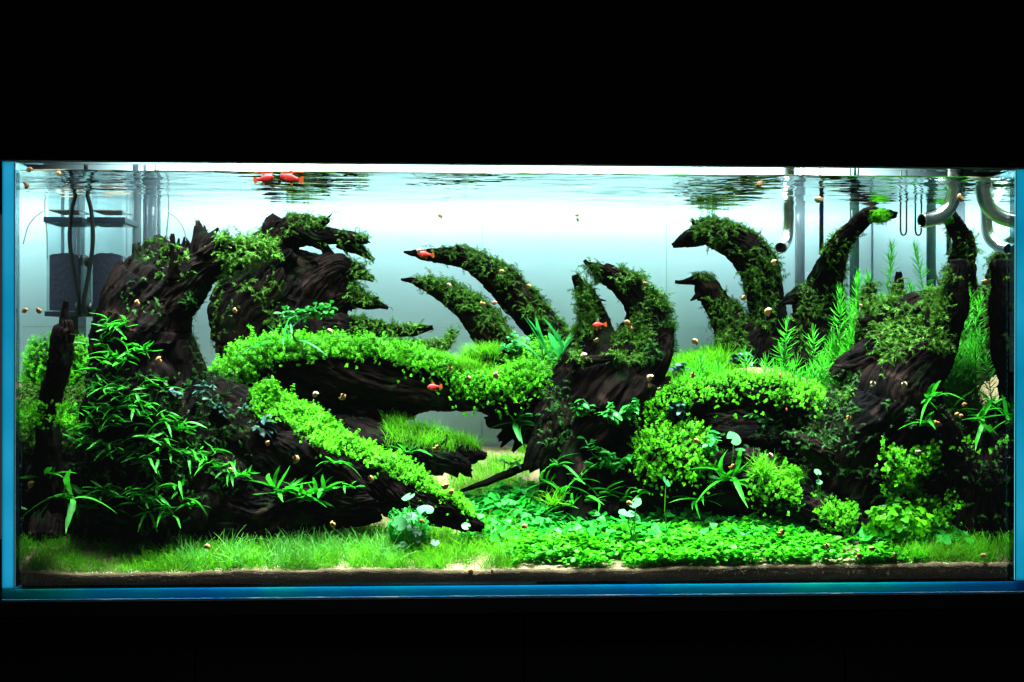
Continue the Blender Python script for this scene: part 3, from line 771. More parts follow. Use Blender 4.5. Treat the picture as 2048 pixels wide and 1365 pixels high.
# tree to the right of it, reaching the surface
w_rm = wood('driftwood_tree', 'rough brown driftwood trunk bending up to the water surface beside the green pipe', [
    [(1790, 432, .60, 6), (1765, 430, .61, 12), (1738, 430, .62, 15), (1705, 458, .65, 18), (1678, 495, .68, 22), (1660, 540, .72, 27), (1645, 590, .75, 38), (1635, 640, .76, 52), (1632, 700, .75, 58), (1635, 770, .74, 62)],
    ([(1565, 608, .74, 4), (1582, 595, .74, 14), (1605, 600, .74, 26), (1620, 640, .74, 36)], dict(ragged=.9)),
    ([(1585, 655, .74, 8), (1600, 650, .74, 22), (1615, 680, .74, 34), (1600, 760, .74, 36)], dict(ragged=.9)),
    [(1700, 660, .75, 26), (1700, 720, .75, 46), (1690, 780, .75, 60)],
], flat=.8, rough=.26)
# large log at the right
w_right = wood('driftwood_log', 'large mossy driftwood log with a cut post and spikes by the right side glass', [
    ([(1921, 519, .18, 18), (1918, 560, .18, 20), (1912, 610, .185, 25), (1893, 655, .20, 32), (1855, 700, .21, 56), (1815, 755, .22, 80), (1770, 830, .23, 96), (1735, 910, .25, 106), (1720, 1000, .26, 100)], dict(ragged=.1)),
    [(1738, 566, .30, 5), (1740, 590, .30, 14), (1741, 630, .30, 20), (1738, 690, .29, 30), (1730, 760, .28, 44), (1715, 830, .27, 60)],
    [(1797, 545, .36, 6), (1796, 568, .36, 12), (1795, 610, .35, 15), (1795, 660, .34, 24)],
    [(1740, 665, .28, 32), (1790, 645, .26, 44), (1840, 630, .24, 42), (1885, 615, .22, 28)],
    [(1700, 760, .28, 46), (1760, 720, .25, 60), (1820, 690, .23, 56)],
    ([(1690, 800, .27, 40), (1660, 850, .26, 40), (1690, 900, .25, 60)], {}),
    [(1570, 868, .20, 8), (1610, 890, .21, 20), (1660, 912, .22, 28), (1720, 940, .23, 40)],
    [(1840, 830, .25, 50), (1860, 900, .24, 70), (1880, 990, .23, 80), (1900, 1050, .23, 70)],
], flat=.7, rough=.2)
w_fork = wood('driftwood_stump', 'small dark driftwood stump with ferns at the right side glass', [
    [(1876, 822, .15, 8), (1884, 838, .15, 17), (1895, 866, .15, 22), (1912, 910, .16, 30), (1930, 970, .17, 44), (1940, 1050, .18, 60)],
    [(2000, 760, .30, 40), (1995, 850, .28, 60), (1990, 950, .26, 70), (1985, 1050, .25, 70)],
    [(1990, 880, .20, 34), (1975, 930, .20, 46), (1960, 1000, .20, 60), (1955, 1070, .20, 60)],
], rough=.22)
# low bank of wood in the right foreground, with the second arch
w_bank = wood('driftwood_bank', 'low bank of dark driftwood behind the right foreground carpet', [
    [(1180, 1000, .36, 60), (1290, 960, .34, 70), (1400, 960, .32, 70), (1520, 985, .30, 62), (1640, 1010, .27, 52), (1780, 1030, .25, 50), (1920, 1060, .23, 44)],
    [(1250, 900, .42, 70), (1360, 900, .42, 60), (1480, 905, .42, 66), (1600, 915, .42, 66), (1720, 920, .40, 70)],
    [(1290, 905, .31, 30), (1350, 912, .28, 42), (1410, 925, .27, 36)],
    [(1480, 960, .27, 40), (1560, 990, .24, 42), (1640, 1015, .22, 30)],
    [(1590, 1010, .22, 30), (1670, 1035, .20, 34), (1740, 1060, .19, 30), (1800, 1080, .18, 16)],
    [(1440, 930, .27, 14), (1475, 915, .26, 20), (1510, 930, .26, 22), (1540, 960, .26, 18)],
], flat=.8, rough=.24)
w_arch2 = wood('driftwood_arch', 'slim arched driftwood log roofing a dark cave on the right', [
    [(1230, 860, .36, 34), (1300, 830, .34, 28), (1370, 800, .33, 30), (1460, 787, .32, 32), (1550, 792, .31, 34), (1620, 815, .30, 36), (1680, 850, .29, 40)],
    [(1350, 850, .44, 60), (1450, 845, .45, 62), (1560, 850, .45, 66), (1660, 860, .44, 60)],
], flat=.8, rough=.2)
w_mound = wood('driftwood_knoll', 'flat driftwood shelf under two leafy mounds beside the middle tree', [
    [(900, 770, .40, 16), (960, 775, .39, 22), (1030, 780, .38, 28), (1090, 770, .40, 40)],
    [(1030, 760, .45, 40), (1080, 745, .45, 46), (1130, 750, .45, 44)],
], rough=.2)

# moss on the wood
A = lambda x, y: x > -1e9
moss(w_left, 700, inbox((300, 380, 490, 560), (430, 560, 470, 560)), .1, (.012, .026), (30, .36), 3)
moss(w_left, 900, inbox((440, 562, 470, 560)), -.3, (.012, .028), None, 4)
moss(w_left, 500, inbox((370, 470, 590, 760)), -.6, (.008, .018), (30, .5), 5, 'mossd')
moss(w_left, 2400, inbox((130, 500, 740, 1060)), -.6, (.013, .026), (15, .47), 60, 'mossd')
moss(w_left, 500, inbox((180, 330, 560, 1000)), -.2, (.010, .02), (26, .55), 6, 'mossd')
moss(w_bl, 1900, inbox((500, 660, 380, 490), (700, 960, 380, 720), (640, 700, 380, 500)), .42, (.010, .022), (22, .40), 7)
moss(w_bl, 1200, inbox((425, 570, 560, 720)), .1, (.010, .022), (17, .45), 8)
moss(w_bl, 120, inbox((700, 960, 380, 720)), -.4, (.012, .026), (24, .52), 9, 'mossd')
moss(w_stub, 700, A, -.1, (.010, .02), None, 10)
moss(w_br1, 1500, lambda x, y: x > 862, .52, (.012, .028), (24, .30), 11)
moss(w_br1, 250, lambda x, y: x > 990, .2, (.012, .024), (24, .42), 12)
moss(w_br2, 1600, lambda x, y: x > 835, .46, (.012, .028), (24, .30), 13)
moss(w_br2, 250, lambda x, y: x > 960, .2, (.012, .024), (24, .42), 14)
moss(w_mid, 1500, inbox((1232, 1360, 520, 690)), .2, (.012, .028), (18, .47), 15)
moss(w_mid, 1000, inbox((1130, 1200, 530, 640)), -.3, (.010, .022), (28, .42), 16)
moss(w_mid, 1000, inbox((1150, 1290, 650, 725)), .05, (.012, .026), (18, .46), 17)
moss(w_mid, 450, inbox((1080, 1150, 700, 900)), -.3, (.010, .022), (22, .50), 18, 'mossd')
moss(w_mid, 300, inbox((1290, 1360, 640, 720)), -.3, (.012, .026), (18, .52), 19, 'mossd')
moss(w_br, 1500, inbox((1385, 1600, 430, 560)), .35, (.012, .026), (22, .42), 20)
moss(w_br, 1500, inbox((1400, 1600, 520, 720)), -.2, (.012, .028), (18, .52), 21)
moss(w_rm, 2000, inbox((1600, 1725, 440, 700)), .0, (.012, .026), (20, .46), 22)
moss(w_right, 2500, lambda x, y: (x > 1650) & (x < 1910) & (y > 560) & (y < 810-(x-1690)*.85), .08, (.012, .028), (16, .43), 23)
moss(w_right, 1200, inbox((1860, 1902, 545, 700)), -.4, (.012, .026), (24, .36), 24)
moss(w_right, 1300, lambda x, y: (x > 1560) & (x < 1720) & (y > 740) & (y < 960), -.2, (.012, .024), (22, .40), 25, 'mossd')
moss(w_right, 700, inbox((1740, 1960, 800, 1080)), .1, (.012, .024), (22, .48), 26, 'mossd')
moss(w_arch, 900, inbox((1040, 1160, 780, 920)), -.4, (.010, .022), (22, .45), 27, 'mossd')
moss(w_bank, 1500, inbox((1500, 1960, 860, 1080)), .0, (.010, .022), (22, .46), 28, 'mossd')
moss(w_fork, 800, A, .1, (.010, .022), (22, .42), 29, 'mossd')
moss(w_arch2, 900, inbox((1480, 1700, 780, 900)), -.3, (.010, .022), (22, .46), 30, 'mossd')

# leafy mats
top_arch = below_line([(470, 740), (520, 712), (580, 692), (690, 685), (780, 700), (850, 715), (905, 735)], -40, 32)
mat_plant('leafy_mat', 'bright green leafy mat draped along the top of the broad arched log', w_arch, 5200, top_arch, .0, (.009, .015), .024, 41, hang=.10)
mat_plant('leafy_mat', 'leafy mat between the left stump and the arched log', w_arch, 2600, inbox((380, 520, 650, 860)), -.1, (.009, .015), .030, 42, hang=.1)
mat_plant('leafy_mat', 'long leafy mat running down the sloping root of the left stump', w_left, 5200,
          below_line([(505, 800), (560, 810), (650, 862), (760, 905), (860, 950), (955, 1000)], -30, 42), .25, (.008, .013), .016, 43, hang=.05)
mat_plant('leafy_mat', 'rounded leafy mound on the driftwood shelf below the two curved branches', w_mound, 2600, inbox((1010, 1150, 690, 790)), -.1, (.009, .014), .026, 44, hang=.1)
mat_plant('leafy_mat', 'small leafy mound hanging over the shelf in the middle', w_mound, 1900, inbox((905, 1060, 735, 800)), -.2, (.009, .014), .018, 45, hang=.25)
mat_plant('leafy_mat', 'leafy mat over the slim arched log above the dark cave', w_arch2, 5200, below_line([(1230, 845), (1300, 818), (1370, 785), (1460, 765), (1560, 772), (1640, 800), (1690, 840)], -30, 34), .0, (.008, .013), .018, 46, hang=.14)
mat_plant('leafy_mat', 'bushy leafy mound on the bank beneath the dark cave', w_bank, 3000, inbox((1275, 1420, 860, 960)), -.35, (.009, .015), .034, 47, hang=.2)
mat_plant('leafy_mat', 'leafy mound with hanging runners on the bank beside the spiky grass tuft', w_bank, 1500, inbox((1500, 1600, 945, 1000)), -.2, (.009, .014), .024, 48, hang=.25)
mat_plant('leafy_mat', 'small leafy tuft low on the bank behind the carpet', w_bank, 900, inbox((1640, 1710, 1012, 1062)), -.2, (.009, .014), .022, 49, hang=.2)
mat_plant('leafy_mat', 'tall loose leafy bush on the right bank below the mossy log', w_right, 3600, inbox((1770, 1915, 895, 1050)), -.5, (.009, .015), .040, 50, hang=.2, patch=(20, .4))
mat_plant('leafy_mat', 'sparse leafy patch on the thin stick by the left glass', w_stick, 260, inbox((60, 170, 805, 860)), -1, (.007, .012), .030, 51)

#PLANTS_BEGIN
# ------------------------------------------------------------------ plants with leaves of their own
def place(o, root): o.parent = root
LEAF = {}
def leaf_me(key, *a, **k):
    if key not in LEAF:
        v, f = leaf_strip(*a, **k); LEAF[key] = tri_mesh(key[0], v, f, True)
    return LEAF[key]
def tube_mesh(name, pts, rad, seg=8, caps=True, closed_bore=0.0):
    P = np.asarray(pts, float); n = len(P); R = np.broadcast_to(np.asarray(rad, float), (n,))
    T = np.gradient(P, axis=0); T /= np.linalg.norm(T, axis=1, keepdims=True)
    u = np.cross(T[0], [0, 1, 0]); u = u if np.linalg.norm(u) > .1 else np.cross(T[0], [1, 0, 0])
    V = []
    for i in range(n):
        u = u - T[i]*(u @ T[i]); u /= np.linalg.norm(u); w = np.cross(T[i], u)
        for k in range(seg):
            a = 2*math.pi*k/seg; V.append(P[i] + R[i]*(math.cos(a)*u + math.sin(a)*w))
    F = [(i*seg+k, i*seg+(k+1) % seg, (i+1)*seg+(k+1) % seg, (i+1)*seg+k) for i in range(n-1) for k in range(seg)]
    if caps: F += [tuple(range(seg))[::-1], tuple(range((n-1)*seg, n*seg))]
    me = bpy.data.meshes.new(name); me.from_pydata([tuple(v) for v in V], [], F)
    me.polygons.foreach_set('use_smooth', [len(p.vertices) == 4 for p in me.polygons]); me.update()
    return me
def world_child(name, me, mat, root):
    o = link(name, me, mat, root); o.matrix_parent_inverse = Matrix.Translation(-root.location); return o

def surf(x, y, Y, win=9, reach=.16):
    best = Y
    for w in WOODS.values():
        k = (np.abs(w['px']-x) < win) & (np.abs(w['py']-y) < win) & (w['cen'][:, 1] < Y+.10)
        if k.any():
            q = w['cen'][k, 1].min()
            if Y-reach < q: best = min(best, q-.003) if q < Y else (q-.003 if best == Y else best)
    return max(best, .034)
def rosette(name, label, px, py, Y, n, L, w, mat, seed, spread=(0.1, 1.1), cat='aquatic plant', group=None, shape='strap', droop=(.1, .7), face=0.0, arc=6.283, spread_pos=0.006, stemlen=0.0):
    """a plant whose leaves are single objects; L,w in metres"""
    Y = surf(px, py, Y); r = random.Random(seed); p = at(px, py, Y)
    root = tag(empty(name, p), label, cat, group)
    me = tube_mesh('rhizome', [(-.012, 0, -.002), (0, 0, .001), (.012, .002, -.002)], .0028, 6)
    link('rhizome', me, M['fern'] if mat == 'fern' else M[mat], root)
    for k in range(n):
        q = r.randrange(6); ll = round(L*(0.65+0.13*q), 4)
        me = leaf_me(('leaf', mat, shape, ll, w, q), ll, w*(0.8+.07*q), 8 if shape == 'strap' else 6, droop[0]+(droop[1]-droop[0])*((q*37) % 6)/5,   .18, ((q*53) % 7-3)*.3, (q % 4-1.5)*.09 if shape == 'strap' else .02, shape=shape, seed=q)
        o = link('leaf', me, M[mat], root)
        yaw = -math.pi/2 + face + r.uniform(-arc/2, arc/2); el = r.uniform(*spread)
        d = Vector((math.cos(yaw)*math.cos(el), math.sin(yaw)*math.cos(el), math.sin(el)))
        o.matrix_local = Matrix.Translation((r.uniform(-1, 1)*spread_pos*2, r.uniform(-.6, .6)*spread_pos, r.uniform(-.6, 1)*spread_pos)) @ Matrix.Rotation(yaw, 4, 'Z') @ Matrix.Rotation(-el, 4, 'Y') @ Matrix.Rotation(r.uniform(-.5, .5), 4, 'X')
    return root

# long-leaved ferns on the left stump
g = 'ferns on the left driftwood stump'
lab = 'green long-leaved fern rooted on the left driftwood stump'
FERNS = [(215, 650, .20), (200, 690, .2), (240, 720, .19), (190, 740, .2), (225, 770, .19), (145, 830, .14), (160, 860, .14),
         (215, 815, .155), (255, 800, .16), (290, 825, .15), (235, 850, .145), (275, 870, .14), (330, 840, .15), (315, 885, .14), (245, 905, .135),
         (375, 855, .16), (405, 905, .14), (430, 935, .14), (280, 925, .13), (345, 975, .13), (300, 995, .125), (265, 985, .125),
         (225, 990, .12), (375, 1010, .125), (470, 950, .14), (305, 770, .18), (180, 880, .14), (360, 900, .14), (330, 1025, .12), (205, 905, .135), (265, 690, .2)]
FERNS += [(x+18*math.cos(i*2.1), y+16*math.sin(i*1.7), Y-.004) for i, (x, y, Y) in enumerate(FERNS) if i % 2 == 0]
FERNS = [(x, y, Y, 10+(i*7) % 5, .034+.005*((i*5) % 5)) for i, (x, y, Y) in enumerate(FERNS)]
for i, (x, y, Y, n, L) in enumerate(FERNS):
    lab = 'green long-leaved fern ' + ('high up on the left driftwood stump' if y < 785 else 'on the middle face of the left driftwood stump' if y < 935 else 'at the foot of the left driftwood stump')
    rosette('fern', lab, x, y, Y, n, L, .0058, 'fern', 300+i, (-.4, .7), 'fern', g, droop=(-.45, .6), arc=4.8, spread_pos=.014)
g = 'large ferns by the left glass'
for i, (x, y, Y, n, L) in enumerate([(135, 995, .07, 12, .070), (185, 1015, .08, 10, .070), (92, 955, .06, 8, .038)]):
    rosette('fern', ('largest strap-leaved fern low down by the left side glass', 'strap-leaved fern between the left glass fern and the stump foot', 'small strap-leaved fern touching the left side glass')[i], x, y, Y, n, L, .012, 'fern', 340+i, (-.5, 1.2), 'fern', g, droop=(-.3, .7), arc=5)
for i, (x, y, Y, n, L) in enumerate([(560, 985, .11, 13, .085), (640, 985, .11, 10, .05), (610, 1000, .11, 10, .06)]):
    rosette('fern', 'fern with upright pale leaves on the sloping root beside the orange knot', x, y, Y, n, L, .010, 'fern', 350+i, (-.2, 1.15), 'fern', 'ferns on the sloping root', droop=(-.2, .5), arc=4.5)
for i, (x, y, Y, n, L) in enumerate([(680, 925, .14, 9, .045), (700, 975, .13, 8, .045)]):
    rosette('fern', 'small fern on the side of the sloping root below the leafy mat', x, y, Y, n, L, .006, 'fern', 360+i, (-.6, .8), 'fern', 'small ferns on the sloping root', arc=4.5)
g = 'ferns at the right side glass'
for i, (x, y, Y, n, L) in enumerate([(1860, 800, .13, 10, .06), (1905, 820, .12, 11, .065), (1955, 840, .1, 10, .07), (1995, 855, .12, 9, .065), (1850, 850, .13, 8, .05), (2010, 830, .1, 8, .06)]):
    rosette('fern', 'fern with arching leaves on the small stump at the right glass', x, y, Y, n, L, .009, 'fern', 370+i, (-.3, 1.1), 'fern', g, droop=(-.2, .8), arc=5)
rosette('fern', 'upright fern on the bank beside the big round pennywort leaf', 1455, 960, .18, 14, .085, .011, 'fern', 390, (-.2, 1.2), 'fern', droop=(-.3, .5), arc=4.6)
rosette('fern', 'wispy fern low on the bank behind the carpet, left of the leafy mound', 1400, 1000, .2, 9, .06, .006, 'fern', 391, (-.1, .7), 'fern', arc=5)
g = 'ferns in front of the middle tree'
for i, (x, y, Y, n, L) in enumerate([(1090, 965, .26, 9, .055), (1120, 990, .25, 9, .055), (1070, 1000, .24, 8, .05), (1155, 960, .24, 8, .045), (1110, 930, .26, 7, .05)]):
    rosette('fern', 'thin-leaved fern at the foot of the middle driftwood tree', x, y, Y, n, L, .0065, 'fern', 400+i, (-.2, 1.2), 'fern', g, arc=5)
for i, (x, y, Y, n, L) in enumerate([(1135, 1010, .2, 9, .05), (1180, 1000, .2, 9, .045), (1210, 985, .2, 8, .045), (1250, 1000, .2, 8, .045), (1290, 985, .2, 8, .04)]):
    rosette('fern', 'low fern between the middle tree and the clover carpet', x, y, Y, n, L, .006, 'fern', 440+i, (-.1, 1.2), 'fern', 'low ferns behind the clover', arc=5)
rosette('fern', 'fern hanging under the right end of the arched log', 1035, 850, .37, 12, .075, .012, 'broad', 410, (-.3, 1.1), 'fern', arc=5)
rosette('fern', 'fern on the low log under the arch', 815, 905, .31, 7, .05, .008, 'fern', 411, (0, 1.1), 'fern', arc=5)
# sword plants at the back
rosette('sword_plant', 'bluish green sword-leaved plant beside the middle tree', 1105, 720, .50, 10, .095, .012, 'crypt', 420, (.7, 1.5), 'aquatic plant', droop=(-.1, .4), spread_pos=.012)
rosette('sword_plant', 'narrow grassy sword plant in front of the big back tree', 575, 690, .47, 13, .095, .0055, 'crypt', 421, (.2, 1.4), 'aquatic plant', droop=(-.1, .8))
rosette('red_blade_plant', 'thin reddish brown bent blade beside the grassy sword plant', 600, 690, .46, 1, .07, .005, 'redleaf', 422, (.9, 1.0), 'aquatic plant', arc=.6)
# arrow-leaved grass tufts right front
for i, (x, y) in enumerate([(1890, 1035), (1925, 1040), (1960, 1060)]):
    rosette('grass_plant', 'tall arching ribbon-leaved grass plant in front of the small right stump', x, y, .12, 8, .075, .0045, 'fern', 430+i, (.3, 1.2), 'aquatic plant', 'ribbon grasses by the right stump', droop=(.1, .9))
# broad-leaved and dark-leaved bushes: stems with paired leaves
def bush(name, label, px, py, Y, n, wpx, hpx, L, w, mat, seed, group=None, cat='aquatic plant'):
    Y = surf(px, py, Y); r = random.Random(seed); p = at(px, py, Y); root = tag(empty(name, p), label, cat, group)
    ns = max(3, n//8); sx, sz = mm(wpx, Y), mm(hpx, Y); k = 0
    for s in range(ns):
        top = Vector((r.uniform(-1, 1)*sx, r.uniform(-.6, .3)*sx, r.uniform(.1, 1)*sz)); base = Vector((top.x*.3, .01, -.2*sz))
        link('stem', tube_mesh('stem', [base, base.lerp(top, .5)+Vector((0, -.004, .004)), top], .0011, 5), M['broad'] if mat == 'darkleaf' else M[mat], root)
        for j in range(n//ns):
            t = r.uniform(.25, 1.05); c = base.lerp(top, min(t, 1))
            q = r.randrange(5)
            me = leaf_me(('leaf', mat, 'oval', L, w, q), L*(.7+.12*q), w*(.75+.1*q), 5, .1+.12*q, .16, 0, 0, shape='oval', seed=q)
            o = link('leaf', me, M[mat], root)
            o.matrix_local = Matrix.Translation(c + Vector((r.uniform(-.003, .003), r.uniform(-.004, 0), r.uniform(-.003, .003)))) @ Matrix.Rotation(r.uniform(0, 6.28), 4, 'Z') @ Matrix.Rotation(r.uniform(-.7, .3), 4, 'Y') @ Matrix.Rotation(r.uniform(-.6, .6), 4, 'X')
    return root
bush('broadleaf_bush', 'dense bush of oval green leaves in front of the middle tree', 1225, 840, .21, 120, 66, 46, .019, .012, 'broad', 500)
bush('broadleaf_bush', 'small sprig of oval leaves high on the front of the middle tree', 1165, 830, .21, 36, 20, 36, .017, .011, 'broad', 501)
bush('broadleaf_bush', 'lower bush of oval green leaves at the foot of the middle tree', 1215, 930, .21, 96, 56, 56, .021, .015, 'broad', 502)
bush('broadleaf_bush', 'leafy plant with oval leaves in front of the big back tree', 600, 640, .50, 40, 46, 40, .022, .015, 'broad', 503)
bush('broadleaf_bush', 'oval-leaved plant right of the grassy sword plant', 650, 630, .50, 28, 34, 26, .020, .013, 'broad', 504)
bush('broadleaf_bush', 'light green bush of oval leaves left of the sword plant', 1040, 705, .48, 44, 50, 38, .018, .014, 'clover' if False else 'crypt', 505)
bush('dark_leaved_plant', 'dark blue-green glossy-leaved plant on the sloping root', 470, 830, .155, 34, 60, 30, .017, .009, 'darkleaf', 510)
bush('dark_leaved_plant', 'dark glossy-leaved plant high on the left stump', 385, 790, .17, 28, 50, 30, .017, .009, 'darkleaf', 511)
bush('dark_leaved_plant', 'dark glossy-leaved plant at the end of the leafy mat on the sloping root', 545, 865, .13, 26, 34, 34, .022, .011, 'darkleaf', 512)
bush('dark_leaved_plant', 'dark glossy-leaved plant in the mouth of the cave', 1375, 830, .24, 36, 46, 30, .019, .010, 'darkleaf', 513)
bush('dark_leaved_plant', 'dark glossy-leaved plant in front of the tree by the intake pipe', 1475, 720, .58, 36, 42, 34, .024, .012, 'darkleaf', 514)
bush('dark_leaved_plant', 'pale-edged dark plant above the slim arched log', 1365, 745, .40, 20, 28, 20, .022, .014, 'darkleaf', 515)
bush('dark_leaved_plant', 'dark plant on the sand beside the brown root', 1010, 935, .42, 20, 40, 22, .018, .008, 'darkleaf', 516)
bush('broadleaf_bush', 'bushy green plant on the right rim of the bank next to the pennywort leaf', 1415, 900, .24, 34, 34, 36, .018, .012, 'crypt', 517)
bush('broadleaf_bush', 'dim leafy plant growing inside the cave', 1540, 845, .36, 34, 40, 22, .015, .008, 'broad', 518)

# pennywort: round leaves on thin stalks
def pennywort(label, leaves, base, Y, seed, group=None):
    p = at(base[0], base[1], Y); root = tag(empty('pennywort', p), label, 'pennywort', group); r = random.Random(seed)
    for (x, y, R, tiltx, tilty) in leaves:
        c = at(x, y, Y) - p
        key = ('penny', round(R*2)/2)
        if key not in LEAF:
            v, f = disc_leaf(mm(R, Y), 18, .10, cut=True); LEAF[key] = tri_mesh('leaf', v, f, True)
        o = link('leaf', LEAF[key], M['penny'], root)
        o.matrix_local = Matrix.Translation(c) @ Matrix.Rotation(tiltx, 4, 'X') @ Matrix.Rotation(tilty, 4, 'Y') @ Matrix.Rotation(r.uniform(0, 6), 4, 'Z')
        cv = Vector(c)
        link('stalk', tube_mesh('stalk', [cv*0, cv*.5+Vector((r.uniform(-.006, .006), .003, 0)), cv-Vector((0, 0, .0006))], .0011, 6), M['grass'], root)
pennywort('cluster of round pale pennywort leaves rising from the hairgrass', [(817, 995, 14, .35, -.35), (851, 1021, 17, .45, .05), (823, 1034, 13, .5, .15), (800, 1048, 15, 1.1, -.1), (824, 1056, 11, .5, 0), (833, 1066, 11, .7, .1), (832, 1079, 10, .9, 0), (805, 1090, 10, .5, 0), (870, 1086, 9, .7, .1)], (828, 1120), .10, 1)
pennywort('single small pennywort leaf at the tip of the sloping root', [(932, 1053, 9, .8, 0)], (934, 1100), .10, 2)
pennywort('pair of pale pennywort leaves standing in the right carpet', [(1254, 1028, 18, .3, .1), (1272, 1007, 13, .7, -.5), (1270, 1034, 12, .6, .5)], (1265, 1090), .13, 3)
pennywort('tall pennywort stalk with a folded leaf before the dark bank', [(1332, 964, 12, .7, .8)], (1336, 1080), .14, 4)
pennywort('big round pennywort leaf in front of the dark cave', [(1467, 878, 17, .9, .35), (1480, 901, 11, .2, 0)], (1462, 940), .21, 5)
pennywort('small pennywort leaves low on the dark bank by the leafy tuft', [(1635, 945, 8, .8, .2), (1638, 965, 7, .7, 0), (1700, 1072, 9, .8, 0)], (1640, 1000), .16, 6)

# stem plants: each stem a plant, needle whorls
def stem_plant_mesh(h, seed, dens=1.0):
    r = np.random.default_rng(seed); ps = []; n = max(4, int(h/0.0075))
    lf = leaf_strip(.036, .0050, 4, -.22, .1, shape='needle')
    bx, by = r.uniform(-.16, .16, 2)*h
    ctr = lambda t: np.array([bx*t*t, by*t*t, h*t])
    for i in range(1, n+1):
        t = i/n; o = r.uniform(0, 6.28); k = int(5*dens)
        up = 0.25 + 0.75*max(0, (t-.75)/.25) + r.uniform(-.1, .1); sz = (1.0-.35*max(0, (t-.8)/.2))*min(1, .55+t)
        for j in range(k):
            ps.append((xf(lf[0], rot('Z', o+j*6.283/k+r.uniform(-.4, .4)) @ rot('Y', -up+r.uniform(-.35, .35)), sz*r.uniform(.8, 1.15), ctr(t)), lf[1]))
    me = tri_mesh('leaves', *merge(ps))
    sm = tube_mesh('stem', [ctr(t) for t in np.linspace(0, 1, 7)], .0011, 5)
    return me, sm
STEMS = {}
def stem_plant(x, ytop, ybase, Y, seed, label, group):
    a, b = at(x, ytop, Y), at(x, ybase, Y); h = a[2]-b[2]
    key = (round(h/0.012), seed % 3)
    if key not in STEMS: STEMS[key] = stem_plant_mesh(max(.03, key[0]*.012), seed)
    me, sm = STEMS[key]
    root = tag(empty('stem_plant', b), label, 'aquatic plant', group)
    root.rotation_euler = (random.uniform(-.08, .08), random.uniform(-.12, .12), random.uniform(0, 6.28))
    tag(link('leaves', me, M['stemleaf'], root), kind='stuff'); link('stem', sm, M['stemleaf'], root)
stem_plant(1772, 495, 760, .62, 1, 'tallest needle-leaved stem plant, nearly reaching the glass U-tube', None)
for i, (x, yt, Y) in enumerate([(1705, 550, .44), (1672, 588, .42), (1700, 600, .42), (1712, 640, .40), (1690, 625, .4), (1680, 655, .39), (1665, 670, .4), (1700, 680, .38), (1650, 690, .39), (1690, 705, .37), (1670, 715, .37),
                                  (1640, 710, .37), (1655, 730, .36), (1680, 740, .35), (1625, 735, .36), (1665, 755, .34), (1640, 755, .35), (1610, 745, .36), (1690, 770, .34), (1615, 765, .34), (1650, 775, .33), (1720, 660, .4), (1590, 760, .35), (1600, 735, .37), (1628, 690, .4)]):
    stem_plant(x, yt, max(yt+90, 840), Y, 20+i, 'bright green needle-leaved stem plant in the thicket left of the mossy log', 'needle-leaved stems left of the mossy log')
for i, (x, yt, Y) in enumerate([(1350, 765, .36), (1375, 748, .37), (1397, 712, .38), (1412, 725, .37), (1432, 728, .37), (1495, 708, .40), (1527, 722, .39), (1545, 735, .37), (1565, 740, .37), (1385, 740, .37), (1440, 745, .36), (1585, 725, .38), (1625, 665, .45), (1570, 655, .52), (1575, 690, .5)]):
    stem_plant(x, yt, yt+75, Y, 60+i, 'needle-leaved stem plant sprouting behind the leafy slim arch', 'needle-leaved stems behind the slim arch')
for i, (x, yt, Y) in enumerate([(1815, 590, .5), (1840, 575, .45), (1770, 590, .5), (1755, 560, .6), (1790, 600, .45), (1830, 610, .4), (1860, 590, .42), (1935, 560, .33), (1960, 590, .3), (1940, 620, .3)]):
    stem_plant(x, yt, yt+150, Y, 90+i, 'needle-leaved stem plant rising behind the mossy right log', 'needle-leaved stems behind the mossy log')
for i, x in enumerate([1868, 1876, 1884, 1892, 1900, 1908, 1916, 1924, 1932, 1880, 1890, 1900, 1910, 1920]):
    stem_plant(x, 665+(i*23) % 70, 850, .27+.02*(i % 4), 110+i, 'needle-leaved stem plant in the gap under the mossy right log', 'needle-leaved stems under the mossy log')

# stuff: hairgrass, carpets, clover
def field(name, label, n, xr, yr, Yr, tm, size, mat, seed, lean=.35, patch=None, kind='stuff', lift=0.0, ywarp=1.0):
    r = np.random.default_rng(seed)
    px = r.uniform(*xr, n*3); Y = Yr[0] + (Yr[1]-Yr[0])*r.random(n*3)**ywarp
    d = FW[None]*CAM_F + RT[None]*(px[:, None]-1024); X = CP[0] + d[:, 0]*(Y+CAM_D)/d[:, 1]
    k = np.abs(X) < W2-G-.008; X, Y = X[k], Y[k]
    if patch:
        q = fbm(X*patch[0], Y*patch[0], X*0, seed, 2) > patch[1] + r.normal(0, .05, len(X)); X, Y = X[q], Y[q]
    X, Y = X[:n], Y[:n]; Z = ground(X, Y) + lift - .001
    m_ = len(X); nn = r.normal(0, lean, (m_, 3)) + np.array([0, 0, 1.]); nn[:, 2] = np.abs(nn[:, 2])
    B = basis(nn, r.uniform(0, 6.28, m_))
    V, F = scatter(tm, np.stack([X, Y, Z], -1), B, r.uniform(*size, m_), r)
    V[:, 1] = np.maximum(V[:, 1], .0275); V[:, 0] = np.clip(V[:, 0], -W2+G+.004, W2-G-.004)
    o = link(name, tri_mesh(name, V, F), M[mat]); tag(o, label, 'aquatic plant', kind=kind)
    return o
field('hairgrass', 'fine bright hairgrass lawn along the left front', 21000, (290, 1040), None, (.03, .29), BLADES, (.010, .046), 'grass', 600, .55, (22, .34))
field('hairgrass', 'dim hairgrass patch in the left front corner', 4000, (35, 340), None, (.03, .20), BLADES, (.012, .034), 'grass', 601, .6, (18, .34))
field('hairgrass', 'long blue-green hairgrass tufts in front of the sloping root', 1500, (360, 800), None, (.04, .15), BLADES, (.03, .062), 'grasspale', 602, .6, (26, .50))
